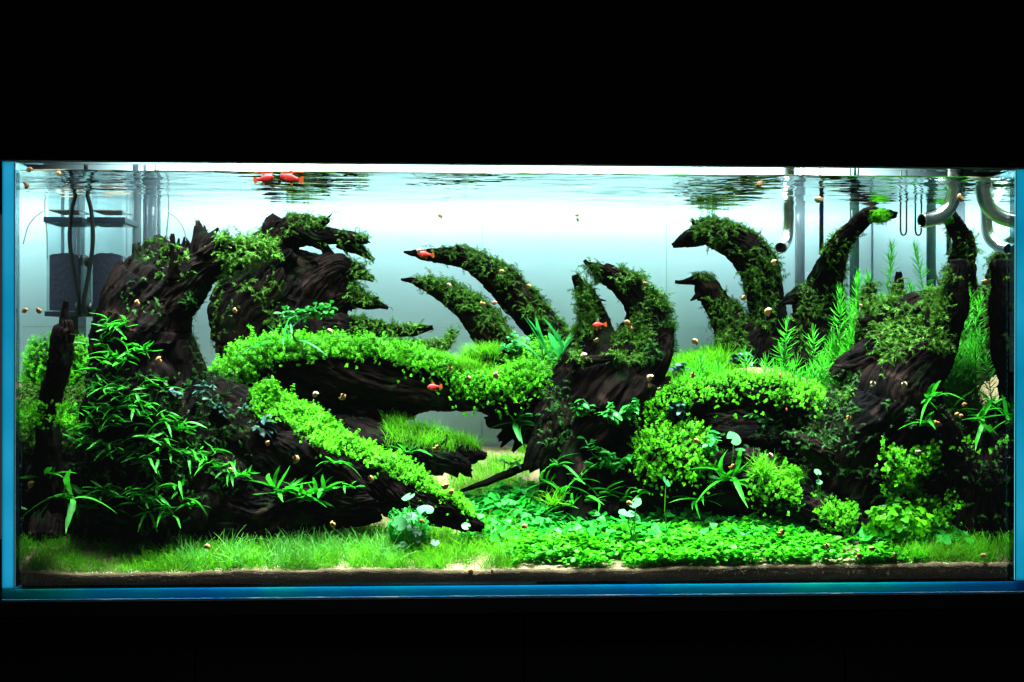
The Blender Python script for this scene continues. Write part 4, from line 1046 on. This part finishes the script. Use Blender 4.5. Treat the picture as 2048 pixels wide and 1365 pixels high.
field('hairgrass', 'hairgrass tufts in the right front corner', 2200, (1780, 2030), None, (.035, .13), BLADES, (.018, .05), 'grass', 603, .45, (20, .44))
field('hairgrass', 'grass on the sand slope behind the brown root', 5200, (900, 1095), None, (.40, .66), BLADES, (.014, .032), 'grass', 604, .35, (16, .36))
field('hairgrass', 'sparse tall grass at the foot of the back wall in the middle', 700, (930, 1070), None, (.72, .86), BLADES, (.02, .035), 'grass', 605, .25, (16, .5))
field('hairgrass', 'dark hairgrass lawn on the rise behind the middle tree', 6500, (1325, 1460), None, (.60, .84), BLADES, (.045, .085), 'grass', 606, .28)
field('clover_carpet', 'lobed-leaf clover carpet in the middle between the two wood groups', 3600, (930, 1600), None, (.15, .42), CLOVERS, (.010, .032), 'clover', 610, .5, (15, .33))
field('clover_carpet', 'patch of clover leaves behind the right hairgrass', 900, (1730, 1930), None, (.10, .20), CLOVERS, (.016, .036), 'clover', 611, .4)
field('leaf_litter', 'white and tan gravel grains scattered on the front sand', 1500, (35, 2025), None, (.028, .07), [(np.array([(1, 0, 0), (-.6, .7, 0), (-.5, -.8, 0), (0, 0, .8), (0, 0, -.5)])*.5, np.array([(0, 1, 3), (1, 2, 3), (2, 0, 3), (1, 0, 4), (2, 1, 4), (0, 2, 4)]))], (.0025, .006), 'pebble', 612, .4).name = 'gravel'
r = np.random.default_rng(5); n = 11000
X = r.uniform(-W2+G+.004, W2-G-.004, n); Zt = ground(X, np.full(n, .027)); Z = .0245 + (Zt-.005-.0245)*r.random(n)
GR = [(np.array([(1, 0, 0), (-.6, .7, 0), (-.5, -.8, 0), (0, 0, .8), (0, 0, -.5)])*.5, np.array([(0, 1, 3), (1, 2, 3), (2, 0, 3), (1, 0, 4), (2, 1, 4), (0, 2, 4)]))]
V, F = scatter(GR, np.stack([X, np.full(n, .0262), Z], -1), basis(r.normal(0, 1, (n, 3)), r.uniform(0, 6.28, n)), r.uniform(.0012, .0032, n), r)
tag(link('soil_grains', tri_mesh('soil_grains', V, F), M['grain']), 'brown soil grains pressed against the front glass', 'soil', kind='stuff')
# foreground carpet: 300 single leaves in front, the mass behind
car = tag(empty('leaf_carpet', at(1450, 1130, .06)), 'bright green carpet of round leaves along the right front', 'aquatic plant')
r = np.random.default_rng(77)
n = 6200
px = r.uniform(960, 1850, n); Y = .03 + .20*r.random(n)
X = np.array([at(a, 1100, b)[0] for a, b in zip(px, Y)]); keep = (px > 1010 + 60*r.random(n) + 120*(Y < .06)) & ((Y < .15) | (px < 1650))
X, Y = X[keep], Y[keep]; Z = ground(X, Y)
B = basis(r.normal(0, .3, (len(X), 3)) + np.array([0, 0, 1.]), r.uniform(0, 6.28, len(X)))
cl = fbm(X*16, Y*16, X*0, 31, 2); hold = cl > .20 + .08*r.random(len(X)); X, Y, Z, B, cl = X[hold], Y[hold], Z[hold], B[hold], cl[hold]
V, F = scatter(CARPETS, np.stack([X, Y, Z], -1), B, r.uniform(.011, .021, len(X))*(.6+1.1*cl), r)
V[:, 1] = np.maximum(V[:, 1], .0275)
tag(world_child('leaf_mass', tri_mesh('leaf_mass', V, F), M['carpet'], car), kind='stuff')
for k in range(300):
    a = random.uniform(1010, 1830); Yk = random.uniform(.034, .13); x = at(a, 1100, Yk)[0]; z = float(ground(x, Yk)[0])
    q = k % 5
    me = leaf_me(('leaf', 'carpet', q), .0125+.0015*q, .010+.001*q, 5, .25, .12, shape='oval', seed=q)
    o = link('leaf', me, M['carpeto'], car); o.matrix_parent_inverse = Matrix.Translation(-car.location)
    o.matrix_basis = Matrix.Translation((x, Yk, z+random.uniform(.012, .026))) @ Matrix.Rotation(random.uniform(0, 6.28), 4, 'Z') @ Matrix.Rotation(random.uniform(-.7, .2), 4, 'Y') @ Matrix.Rotation(random.uniform(-.4, .4), 4, 'X')
# grass along the top of the low log, tuft on the bank
s_ = sample(w_low, 2600, inbox((770, 965, 820, 905)), .35, None, 5)
P, nn, r = s_; B = basis(r.normal(0, .25, nn.shape)+np.array([0, 0, 1.]), r.uniform(0, 6.28, len(P)))
o = link('hairgrass', tri_mesh('hairgrass', *scatter(BLADES, P, B, r.uniform(.018, .038, len(P)), r)), M['grass']); tag(o, 'bright grass fringe on top of the low log under the arch', 'aquatic plant', kind='stuff')
s_ = sample(w_arch, 2200, inbox((870, 1000, 690, 760)), .2, None, 6)
P, nn, r = s_; B = basis(r.normal(0, .25, nn.shape)+np.array([0, 0, 1.]), r.uniform(0, 6.28, len(P)))
o = link('hairgrass', tri_mesh('hairgrass', *scatter(BLADES, P, B, r.uniform(.02, .04, len(P)), r)), M['grass']); tag(o, 'hairgrass on the wood behind the right end of the arched log', 'aquatic plant', kind='stuff')
def tuft(label, px, py, Y, n, h, seed, mat='grass'):
    r = np.random.default_rng(seed); p = at(px, py, Y); root = tag(empty('grass_tuft', p), label, 'aquatic plant')
    P = r.normal(0, .006, (n, 3))*np.array([1, .6, .2]); B = basis(r.normal(0, .5, (n, 3))+np.array([0, 0, 1.]), r.uniform(0, 6.28, n))
    tag(link('blades', tri_mesh('blades', *scatter(BLADES, P, B, r.uniform(.5, 1, n)*h, r)), M[mat], root), kind='stuff')
tuft('spiky pale grass tuft on the bank beside the leafy mound', 1525, 950, .2, 160, .06, 1)
tuft('small grass tuft on the clover in the middle', 1105, 1010, .2, 60, .05, 2)
# leafy bush at the back left corner
def cloud(name, label, px, py, Y, n, rx, rz, tm, size, mat, seed):
    r = np.random.default_rng(seed); p = at(px, py, Y); root = tag(empty(name, p), label, 'aquatic plant')
    d = r.normal(0, 1, (n, 3)); d /= np.linalg.norm(d, axis=1, keepdims=True); rad = r.random(n)**.4
    lump = .7+.6*fbm(d[:, 0]*2+5, d[:, 1]*2, d[:, 2]*2, seed, 2)
    P = d*(rad*lump)[:, None]*np.array([mm(rx, Y), mm(rx, Y)*.7, mm(rz, Y)])
    B = basis(d+np.array([0, -.3, .6]), r.uniform(0, 6.28, n))
    tag(link('foliage', tri_mesh('foliage', *scatter(tm, P, B, r.uniform(*size, n), r)), M[mat], root), kind='stuff')
cloud('leafy_bush', 'soft green bush between the thin stick and the left stump', 150, 745, .30, 1700, 42, 75, SPRIGS, (.008, .014), 'mat_', 1)
cloud('leafy_bush', 'dim feathery bush low down behind the thin stick', 150, 850, .26, 1900, 50, 75, FRONDS, (.02, .035), 'moss', 2)
cloud('leafy_bush', 'fine-leaved green bush in the gap under the mossy right log', 1850, 745, .40, 2200, 38, 80, SPRIGS, (.008, .014), 'mat_', 7)
cloud('leafy_bush', 'dim feathery bush at the foot of the mossy right log', 1870, 850, .33, 1600, 46, 60, FRONDS, (.018, .03), 'moss', 8)
cloud('moss_ball', 'bright moss tuft on the branch touching the water surface', 1762, 432, .605, 500, 20, 14, FRONDS, (.012, .02), 'mat_', 3)
cloud('leafy_bush', 'small mossy bush beneath the pennywort cluster', 815, 1055, .14, 700, 40, 30, SPRIGS, (.009, .013), 'clover', 4)
cloud('leafy_bush', 'rounded clump of clover leaves above the right hairgrass', 1800, 1050, .13, 500, 60, 26, CLOVERS, (.014, .026), 'mat_', 5)
cloud('leafy_bush', 'small leafy sprig at the top end of the leafy mat on the sloping root', 535, 785, .25, 120, 18, 16, SPRIGS, (.012, .018), 'mat_', 6)

#EQUIP_BEGIN
# ------------------------------------------------------------------ equipment
def v3(*a): return Vector(a)
# filter tower at the left
BX0, BX1 = at(180, 500, .50)[0], at(246, 500, .50)[0]; bw = BX1-BX0
zt, zc, zs_, zb = at(200, 352, .5)[2], at(200, 440, .5)[2], at(200, 512, .5)[2], at(200, 628, .5)[2]
zt = min(zt, WZ+.03)
fil = tag(empty('filter_tower', (BX0+bw/2, .56, zb)), 'clear square filter tower with dark sponge beside the left stump', 'aquarium filter')
def fbox(nm, x0, x1, y0, y1, z0, z1, mat, bev=0.0):
    o = box(nm, x0, x1, y0, y1, z0, z1, mat, fil, bev); o.matrix_parent_inverse = Matrix.Translation(-fil.location); return o
fbox('upper_chamber', BX0+.003, BX1-.003, .503, .62, zc+.006, zt, M['acryl'])
fbox('lower_chamber', BX0, BX1, .50, .623, zb+.006, zc-.007, M['acryl'])
fbox('collar', BX0-.006, BX1+.006, .494, .63, zc-.007, zc+.006, M['navy'], .001)
fbox('base_frame', BX0-.004, BX1+.004, .496, .627, zb-.006, zb+.006, M['navy'], .001)
fbox('media_tray', BX0+.004, BX1-.004, .505, .618, at(200, 421, .5)[2]-.001, at(200, 421, .5)[2]+.0015, M['soil'])
# sponge with a rough domed top
gx_ = np.linspace(BX0+.005, BX1-.005, 16); gy_ = np.linspace(.505, .617, 16); XX, YY = np.meshgrid(gx_, gy_, indexing='ij')
ZZ = zs_ + .012*fbm(XX*40, YY*40, XX*0, 4, 3) - .010*((XX-BX0-bw/2)/(bw/2))**2
idm = np.arange(256).reshape(16, 16); Vt = np.stack([XX, YY, ZZ], -1).reshape(-1, 3); Vb = Vt.copy(); Vb[:, 2] = zb+.008
Fq = [tuple(q) for q in np.stack([idm[:-1, :-1], idm[1:, :-1], idm[1:, 1:], idm[:-1, 1:]], -1).reshape(-1, 4)]
ring = list(idm[:, 0]) + list(idm[-1, 1:]) + list(idm[::-1, -1][1:]) + list(idm[0, ::-1][1:-1])
Fq += [(ring[i], ring[i]+256, ring[(i+1) % len(ring)]+256, ring[(i+1) % len(ring)]) for i in range(len(ring))]
me = bpy.data.meshes.new('sponge'); me.from_pydata([tuple(v) for v in np.vstack([Vt, Vb])], [], [tuple(int(i) for i in f) for f in Fq]); me.update()
world_child('sponge', me, M['sponge'], fil)
fbox('support_column', BX0+.012, BX1-.02, .53, .60, at(200, 1000, .5)[2], zb-.0065, M['greypipe'])
cup = tube_mesh('suction_cup', [at(172, 522, .49), at(172, 522, .49)+np.array([.006, 0, 0])], [mm(12, .5), mm(7, .5)], 16); world_child('suction_cup', cup, M['cable'], fil)
cup2 = tube_mesh('pump_head', [at(176, 618, .5), at(186, 618, .5)], [mm(11, .5), mm(13, .5)], 16); world_child('pump_head', cup2, M['cable'], fil)
def cable(name, label, pts, rpx, mat, cat, group=None):
    C = catmull([at(*p) for p in pts], 40); o = link(name, tube_mesh(name, C, mm(rpx, pts[0][2]), 8), M[mat]); tag(o, label, cat, group); return o
cable('power_cable', 'black cable hanging down beside the filter tower', [(172, 330, .47), (172, 378, .47), (182, 420, .47), (186, 480, .47), (178, 545, .47), (168, 600, .47), (172, 628, .475)], 4.2, 'cable', 'cable')
cable('airline_hose', 'thin grey hose dropping straight from the surface beside the grey pipes', [(336, 340, .7), (337, 420, .7), (333, 470, .7), (332, 520, .7)], 1.4, 'hose', 'hose')
cable('airline_hose', 'thin grey hose curving down behind the left stump spikes', [(337, 424, .69), (352, 436, .69), (366, 455, .69), (376, 490, .69)], 1.4, 'hose', 'hose')
def pipe(name, label, x, y0, y1, Y, wpx, mat, cat='pipe', rings=(), group=None, seg=20):
    a, b = at(x, y0, Y), at(x, y1, Y); b[0] = a[0]; root = tag(empty(name, b), label, cat, group); R = mm(wpx/2, Y)
    world_child('tube', tube_mesh('tube', [b, (a+b)/2, a], R, seg), M[mat], root)
    for ry in rings:
        c = at(x, ry, Y); c[0] = a[0]; world_child('joint_collar', tube_mesh('joint_collar', [c-[0, 0, .006], c+[0, 0, .006]], R*1.18, seg), M[mat], root)
pipe('return_pipe', 'narrow grey pipe beside the filter tower', 274, 330, 720, .72, 17, 'greypipe', rings=(540,), group=None)
pipe('return_pipe', 'wide grey pipe standing behind the left stump', 300, 330, 760, .76, 27, 'greypipe')
pipe('return_pipe', 'very thin grey pipe next to the wide grey pipe', 318, 330, 760, .74, 7, 'greypipe')
pipe('return_pipe', 'wide smoky grey-green pipe beside the steel intake', 1600, 330, 770, .84, 20, 'greypipe')
pipe('heater_tube', 'slim dark blue tube near the wide smoky pipe', 1643, 330, 510, .80, 9, 'bluepipe', 'heater')
pipe('return_pipe', 'dark green glass pipe behind the trunk that reaches the surface', 1709, 330, 780, .74, 19, 'greenpipe')
cable('airline_hose', 'thin olive hose curving down left of the dark green pipe', [(1702, 440, .76), (1698, 490, .76), (1690, 540, .76), (1678, 590, .76), (1672, 640, .76)], 2.2, 'hose', 'hose')
# glass U-tube
C = np.array([at(1801, 340, .606), at(1801, 462, .606), at(1803, 469, .606), at(1807, 471, .606), at(1811, 469, .606), at(1813, 462, .606), at(1813, 340, .606)])
tag(link('glass_tube', tube_mesh('glass_tube', C, mm(2.0, .606), 8), M['greenpipe']), 'thin clear glass U-tube hanging from the surface by the outlet', 'glass tube')
# steel pipes
def steel(name, label, pts, rpx, Y):
    C = catmull([at(x, y, YY) for x, y, YY in pts], 34); R = mm(rpx, Y)
    root = tag(empty(name, C[-1]), label, 'pipe')
    world_child('tube', tube_mesh('tube', C, R, 28, caps=False), M['steel'], root)
    world_child('bore', tube_mesh('bore', C[2:], R*.88, 28, caps=False), M['steelin'], root)
    T = C[-1]-C[-2]; T /= np.linalg.norm(T)
    u = np.cross(T, [0, 1, 0]); u /= np.linalg.norm(u); w_ = np.cross(T, u)
    ringp = [C[-1] + R*.94*(math.cos(a)*u+math.sin(a)*w_) for a in np.linspace(0, 2*math.pi, 29)]
    world_child('lip', tube_mesh('lip', ringp, R*.075, 6), M['steel'], root)
steel('steel_intake', 'polished steel intake pipe with an open mouth at the back right', [(1578, 335, .78), (1577, 400, .78), (1576, 450, .78), (1574, 475, .77), (1567, 490, .75), (1562, 496, .725)], 12, .78)
steel('steel_outlet', 'large curved polished steel outlet pipe entering at the right', [(1911, 300, .24), (1911, 350, .24), (1909, 385, .24), (1899, 413, .24), (1880, 432, .235), (1858, 440, .23), (1844, 442, .225)], 15, .24)

# ------------------------------------------------------------------ fish
def fish_parts():
    xs_ = np.array([0, .05, .12, .22, .34, .46, .58, .70, .80, .88, .94])
    hh = np.array([.02, .075, .125, .165, .185, .175, .145, .105, .075, .065, .06])
    ww = np.array([.015, .05, .075, .09, .095, .088, .07, .048, .03, .02, .014])
    cz = np.array([.02, .02, .018, .01, 0, 0, .004, .008, .008, .006, .005])
    seg = 14; V = []
    for x, h, w, c in zip(xs_, hh, ww, cz):
        for k in range(seg):
            a = 2*math.pi*k/seg; V.append((x-.45, w*math.cos(a), c+h*math.sin(a)))
    n = len(xs_); F = [(i*seg+k, (i+1)*seg+k, (i+1)*seg+(k+1) % seg, i*seg+(k+1) % seg) for i in range(n-1) for k in range(seg)]
    F += [tuple(range(seg)), tuple(range((n-1)*seg, n*seg))[::-1]]
    body = bpy.data.meshes.new('body'); body.from_pydata(V, [], F); body.polygons.foreach_set('use_smooth', [True]*len(F)); body.update()
    def fin(nm, pts):
        m_ = len(pts); VV = [(x, y+.006, z) for x, y, z in pts] + [(x, y-.006, z) for x, y, z in pts]
        FF = [tuple(range(m_)), tuple(range(m_, 2*m_))[::-1]] + [(i, i+m_, (i+1) % m_+m_, (i+1) % m_) for i in range(m_)]
        me = bpy.data.meshes.new(nm); me.from_pydata(VV, [], FF); me.update(); return me
    tail = fin('tail_fin', [(.47, 0, .06), (.58, 0, .13), (.70, 0, .155), (.725, 0, .07), (.73, 0, 0), (.725, 0, -.07), (.69, 0, -.14), (.58, 0, -.11), (.47, 0, -.05)])
    dor = fin('dorsal_fin', [(-.08, 0, .17), (-.03, 0, .29), (.06, 0, .29), (.14, 0, .24), (.17, 0, .13)])
    anal = fin('anal_fin', [(.08, 0, -.14), (.14, 0, -.23), (.22, 0, -.22), (.25, 0, -.085)])
    pec = fin('pectoral_fin', [(-.20, -.092, -.03), (-.10, -.12, 0), (-.07, -.125, -.06), (-.12, -.11, -.10)])
    ev = [(0, 0, 0)]
    me = bpy.data.meshes.new('eye'); VV = []; FF = []
    for i in range(5):
        for k in range(10):
            a = math.pi*(i+.5)/5; b = 2*math.pi*k/10; VV.append((.03*math.sin(a)*math.cos(b), .018*math.cos(a), .03*math.sin(a)*math.sin(b)))
    FF = [(i*10+k, i*10+(k+1) % 10, (i+1)*10+(k+1) % 10, (i+1)*10+k) for i in range(4) for k in range(10)] + [tuple(range(10))[::-1], tuple(range(40, 50))]
    me.from_pydata(VV, [], FF); me.update()
    return body, tail, dor, anal, pec, me
FP = fish_parts()
def fish(label, x, y, Y, Lpx, head, tilt, yaw=0.0):
    p = at(x, y, Y); root = tag(empty('fish', p), label, 'fish', 'small red fish'); s = mm(Lpx, Y)/1.18
    s *= 1.12; root.scale = (s, s*1.15, s*1.4); root.rotation_euler = (0, tilt, (0 if head < 0 else math.pi) + yaw)
    for nm, me, mt in (('body', FP[0], 'fish'), ('tail_fin', FP[1], 'fin'), ('dorsal_fin', FP[2], 'fin'), ('anal_fin', FP[3], 'fin'), ('pectoral_fin', FP[4], 'fin')):
        link(nm, me, M[mt], root)
    for sd in (-1, 1):
        o = link('eye', FP[5], M['eye'], root); o.location = (-.36, sd*.058, .045)
fish('red fish with head to the surface facing right, left of its near twin', 532, 358, .06, 36, 1, .16)
fish('red fish with yellow-edged tail facing left just under the surface', 578, 357, .055, 42, -1, .16)
fish('red fish hovering at the tip of the upper curved branch', 848, 510, .50, 30, -1, .05)
fish('red fish at the split prong of the middle tree', 1196, 651, .26, 26, -1, -.1)
fish('red fish before the dark side of the broad arched log', 866, 775, .26, 27, -1, -.1)
fish('tiny red fish seen head-on among the needle-leaved stems', 1560, 752, .26, 22, -1, 0, 1.25)
fish('tiny red fish at the roof of the cave seen nearly head-on', 1573, 820, .2, 16, -1, 0, 1.3)

# ------------------------------------------------------------------ snails on the glass
def snail_meshes():
    V = []; F = []; n = 54; seg = 10
    for i in range(n):
        t = i/(n-1); a = t*2.6*2*math.pi; R = .06*math.exp(2.05*t)/1.0; rr = R*.72
        c = np.array([R*.62*math.cos(a), R*.62*math.sin(a), .28*(1-t)])
        rd = np.array([math.cos(a), math.sin(a), 0])
        for k in range(seg):
            b = 2*math.pi*k/seg; V.append(tuple(c + rr*(math.cos(b)*rd + math.sin(b)*np.array([0, 0, 1.]))))
    F = [(i*seg+k, i*seg+(k+1) % seg, (i+1)*seg+(k+1) % seg, (i+1)*seg+k) for i in range(n-1) for k in range(seg)]
    F += [tuple(range(seg))[::-1], tuple(range((n-1)*seg, n*seg))]
    sh = bpy.data.meshes.new('shell'); sh.from_pydata(V, [], F); sh.polygons.foreach_set('use_smooth', [True]*len(F)); sh.update()
    V = []; F = []
    for i in range(5):
        for k in range(12):
            b = 2*math.pi*k/12; q = math.cos(math.pi/2*i/5); V.append((.40*q*math.cos(b)+.10, .20*q*math.sin(b), -.40+.22*math.sin(math.pi/2*i/5)))
    F = [(i*12+k, i*12+(k+1) % 12, (i+1)*12+(k+1) % 12, (i+1)*12+k) for i in range(4) for k in range(12)] + [tuple(range(12))[::-1], tuple(range(48, 60))]
    ft = bpy.data.meshes.new('foot'); ft.from_pydata(V, [], F); ft.update()
    return sh, ft
SH, FT = snail_meshes(); SHP = SH.copy()
SN = [(57, 340, 6), (50, 370, 6), (115, 347, 5), (48, 622, 6), (77, 622, 6), (274, 607, 6), (317, 722, 7), (470, 622, 5), (-657, 663, 6), (-630, 790, 6), (685, 793, 7),
      (880, 432, 5), (-1155, 430, 4), (-1155, 439, 4), (-838, 503, 5), (-897, 571, 5), (967, 609, 6), (989, 607, 5), (1003, 544, 5), (1057, 573, 5), (1194, 680, 5), (1254, 646, 6),
      (1260, 657, 6), (-1168, 714, 7), (1292, 567, 4), (1390, 684, 7), (-1301, 757, 7), (-1320, 778, 4), (1300, 771, 4), (1386, 750, 6), (993, 752, 7), (937, 757, 5), (900, 737, 5),
      (874, 896, 7), (740, 958, 7), (891, 973, 7), (903, 986, 6), (590, 918, 8), (535, 888, 5), (460, 940, 4), (60, 971, 7), (666, 1050, 6), (1549, 526, 6), (1538, 625, 8), (1489, 595, 6),
      (1520, 367, 7), (1722, 612, 4), (-1747, 768, 7), (-1810, 770, 7), (1698, 836, 6), (1878, 848, 7), (1930, 811, 5), (1916, 831, 5), (1923, 834, 5), (1973, 563, 7), (2025, 610, 7), (2027, 620, 5),
      (1924, 395, 7), (-1541, 913, 7), (1467, 934, 7), (1393, 883, 6), (-1840, 905, 6), (1565, 1065, 7), (1655, 1093, 6), (1722, 1112, 6), (1746, 1098, 6), (1790, 1112, 6), (413, 1095, 6),
      (1258, 1008, 6), (843, 1044, 5), (1048, 1055, 6), (985, 1146, 6), (942, 1144, 6), (1968, 1113, 6), (-1640, 398, 8)]
MARKS = [(75, 355, 'by the filter tower at the water line'), (62, 622, 'below the filter tower'), (295, 660, 'over the upper left stump'), (470, 622, 'over the foot of the big back tree'), (657, 663, 'above the broad arched log'),
         (655, 790, 'over the dark side of the broad arched log'), (880, 432, 'over the bright back wall'), (1155, 435, 'over the bright back wall'), (865, 535, 'at the tips of the curved branches'), (1000, 585, 'over the two curved branches'),
         (1230, 640, 'over the middle tree'), (1390, 684, 'over the grass behind the middle tree'), (1330, 765, 'beside the root of the middle tree'), (945, 750, 'by the leafy mounds in the middle'), (880, 940, 'at the lower end of the leafy sloping root'),
         (560, 915, 'over the sloping root'), (60, 971, 'by the large left ferns'), (666, 1050, 'above the hairgrass under the sloping root'), (1530, 590, 'over the tree by the intake pipe'), (1570, 380, 'at the water line by the intake pipe'), (1770, 768, 'over the black side of the mossy right log'),
         (1700, 830, 'over the right end of the slim arch'), (1915, 830, 'by the ferns on the small right stump'), (1990, 590, 'beside the cut post at the right glass'), (1924, 395, 'on the bend of the steel outlet'), (1470, 905, 'by the bushes below the cave'),
         (1840, 905, 'on top of the loose right bush'), (1565, 1065, 'over the right leaf carpet'), (1725, 1105, 'at the right end of the leaf carpet'), (413, 1095, 'over the left hairgrass'), (1258, 1008, 'by the pair of pennywort leaves'), (843, 1044, 'in the pennywort cluster'), (1048, 1055, 'over the clover carpet'), (965, 1146, 'on the sand line where grass meets carpet'), (1968, 1113, 'over the right hairgrass'), (1722, 612, 'at the left spike of the mossy right log')]
for i, (x, y, rp) in enumerate(SN):
    pale = x < 0; x = abs(x); Y = .0245
    rr = mm(rp, Y)*2.1; p = at(x, y, Y); p[1] = .0245 + rr*.42
    root = tag(empty('snail', p), ('small pale cream snail ' if pale else 'small orange-tan snail ') + min(MARKS, key=lambda q: (q[0]-x)**2+(q[1]-y)**2)[2], 'snail', 'snails on the front glass')
    root.scale = (rr, rr, rr*.95)
    # foot to the glass, apex into the tank
    root.rotation_euler = (-math.pi/2, random.uniform(0, 6.28), 0)
    root.rotation_euler = (Matrix.Rotation(-math.pi/2, 3, 'X') @ Matrix.Rotation(random.uniform(0, 6.28), 3, 'Z')).to_euler()
    link('shell', SHP if pale else SH, M['shellp'] if pale else M['shell'], root); link('foot', FT, M['foot'], root)
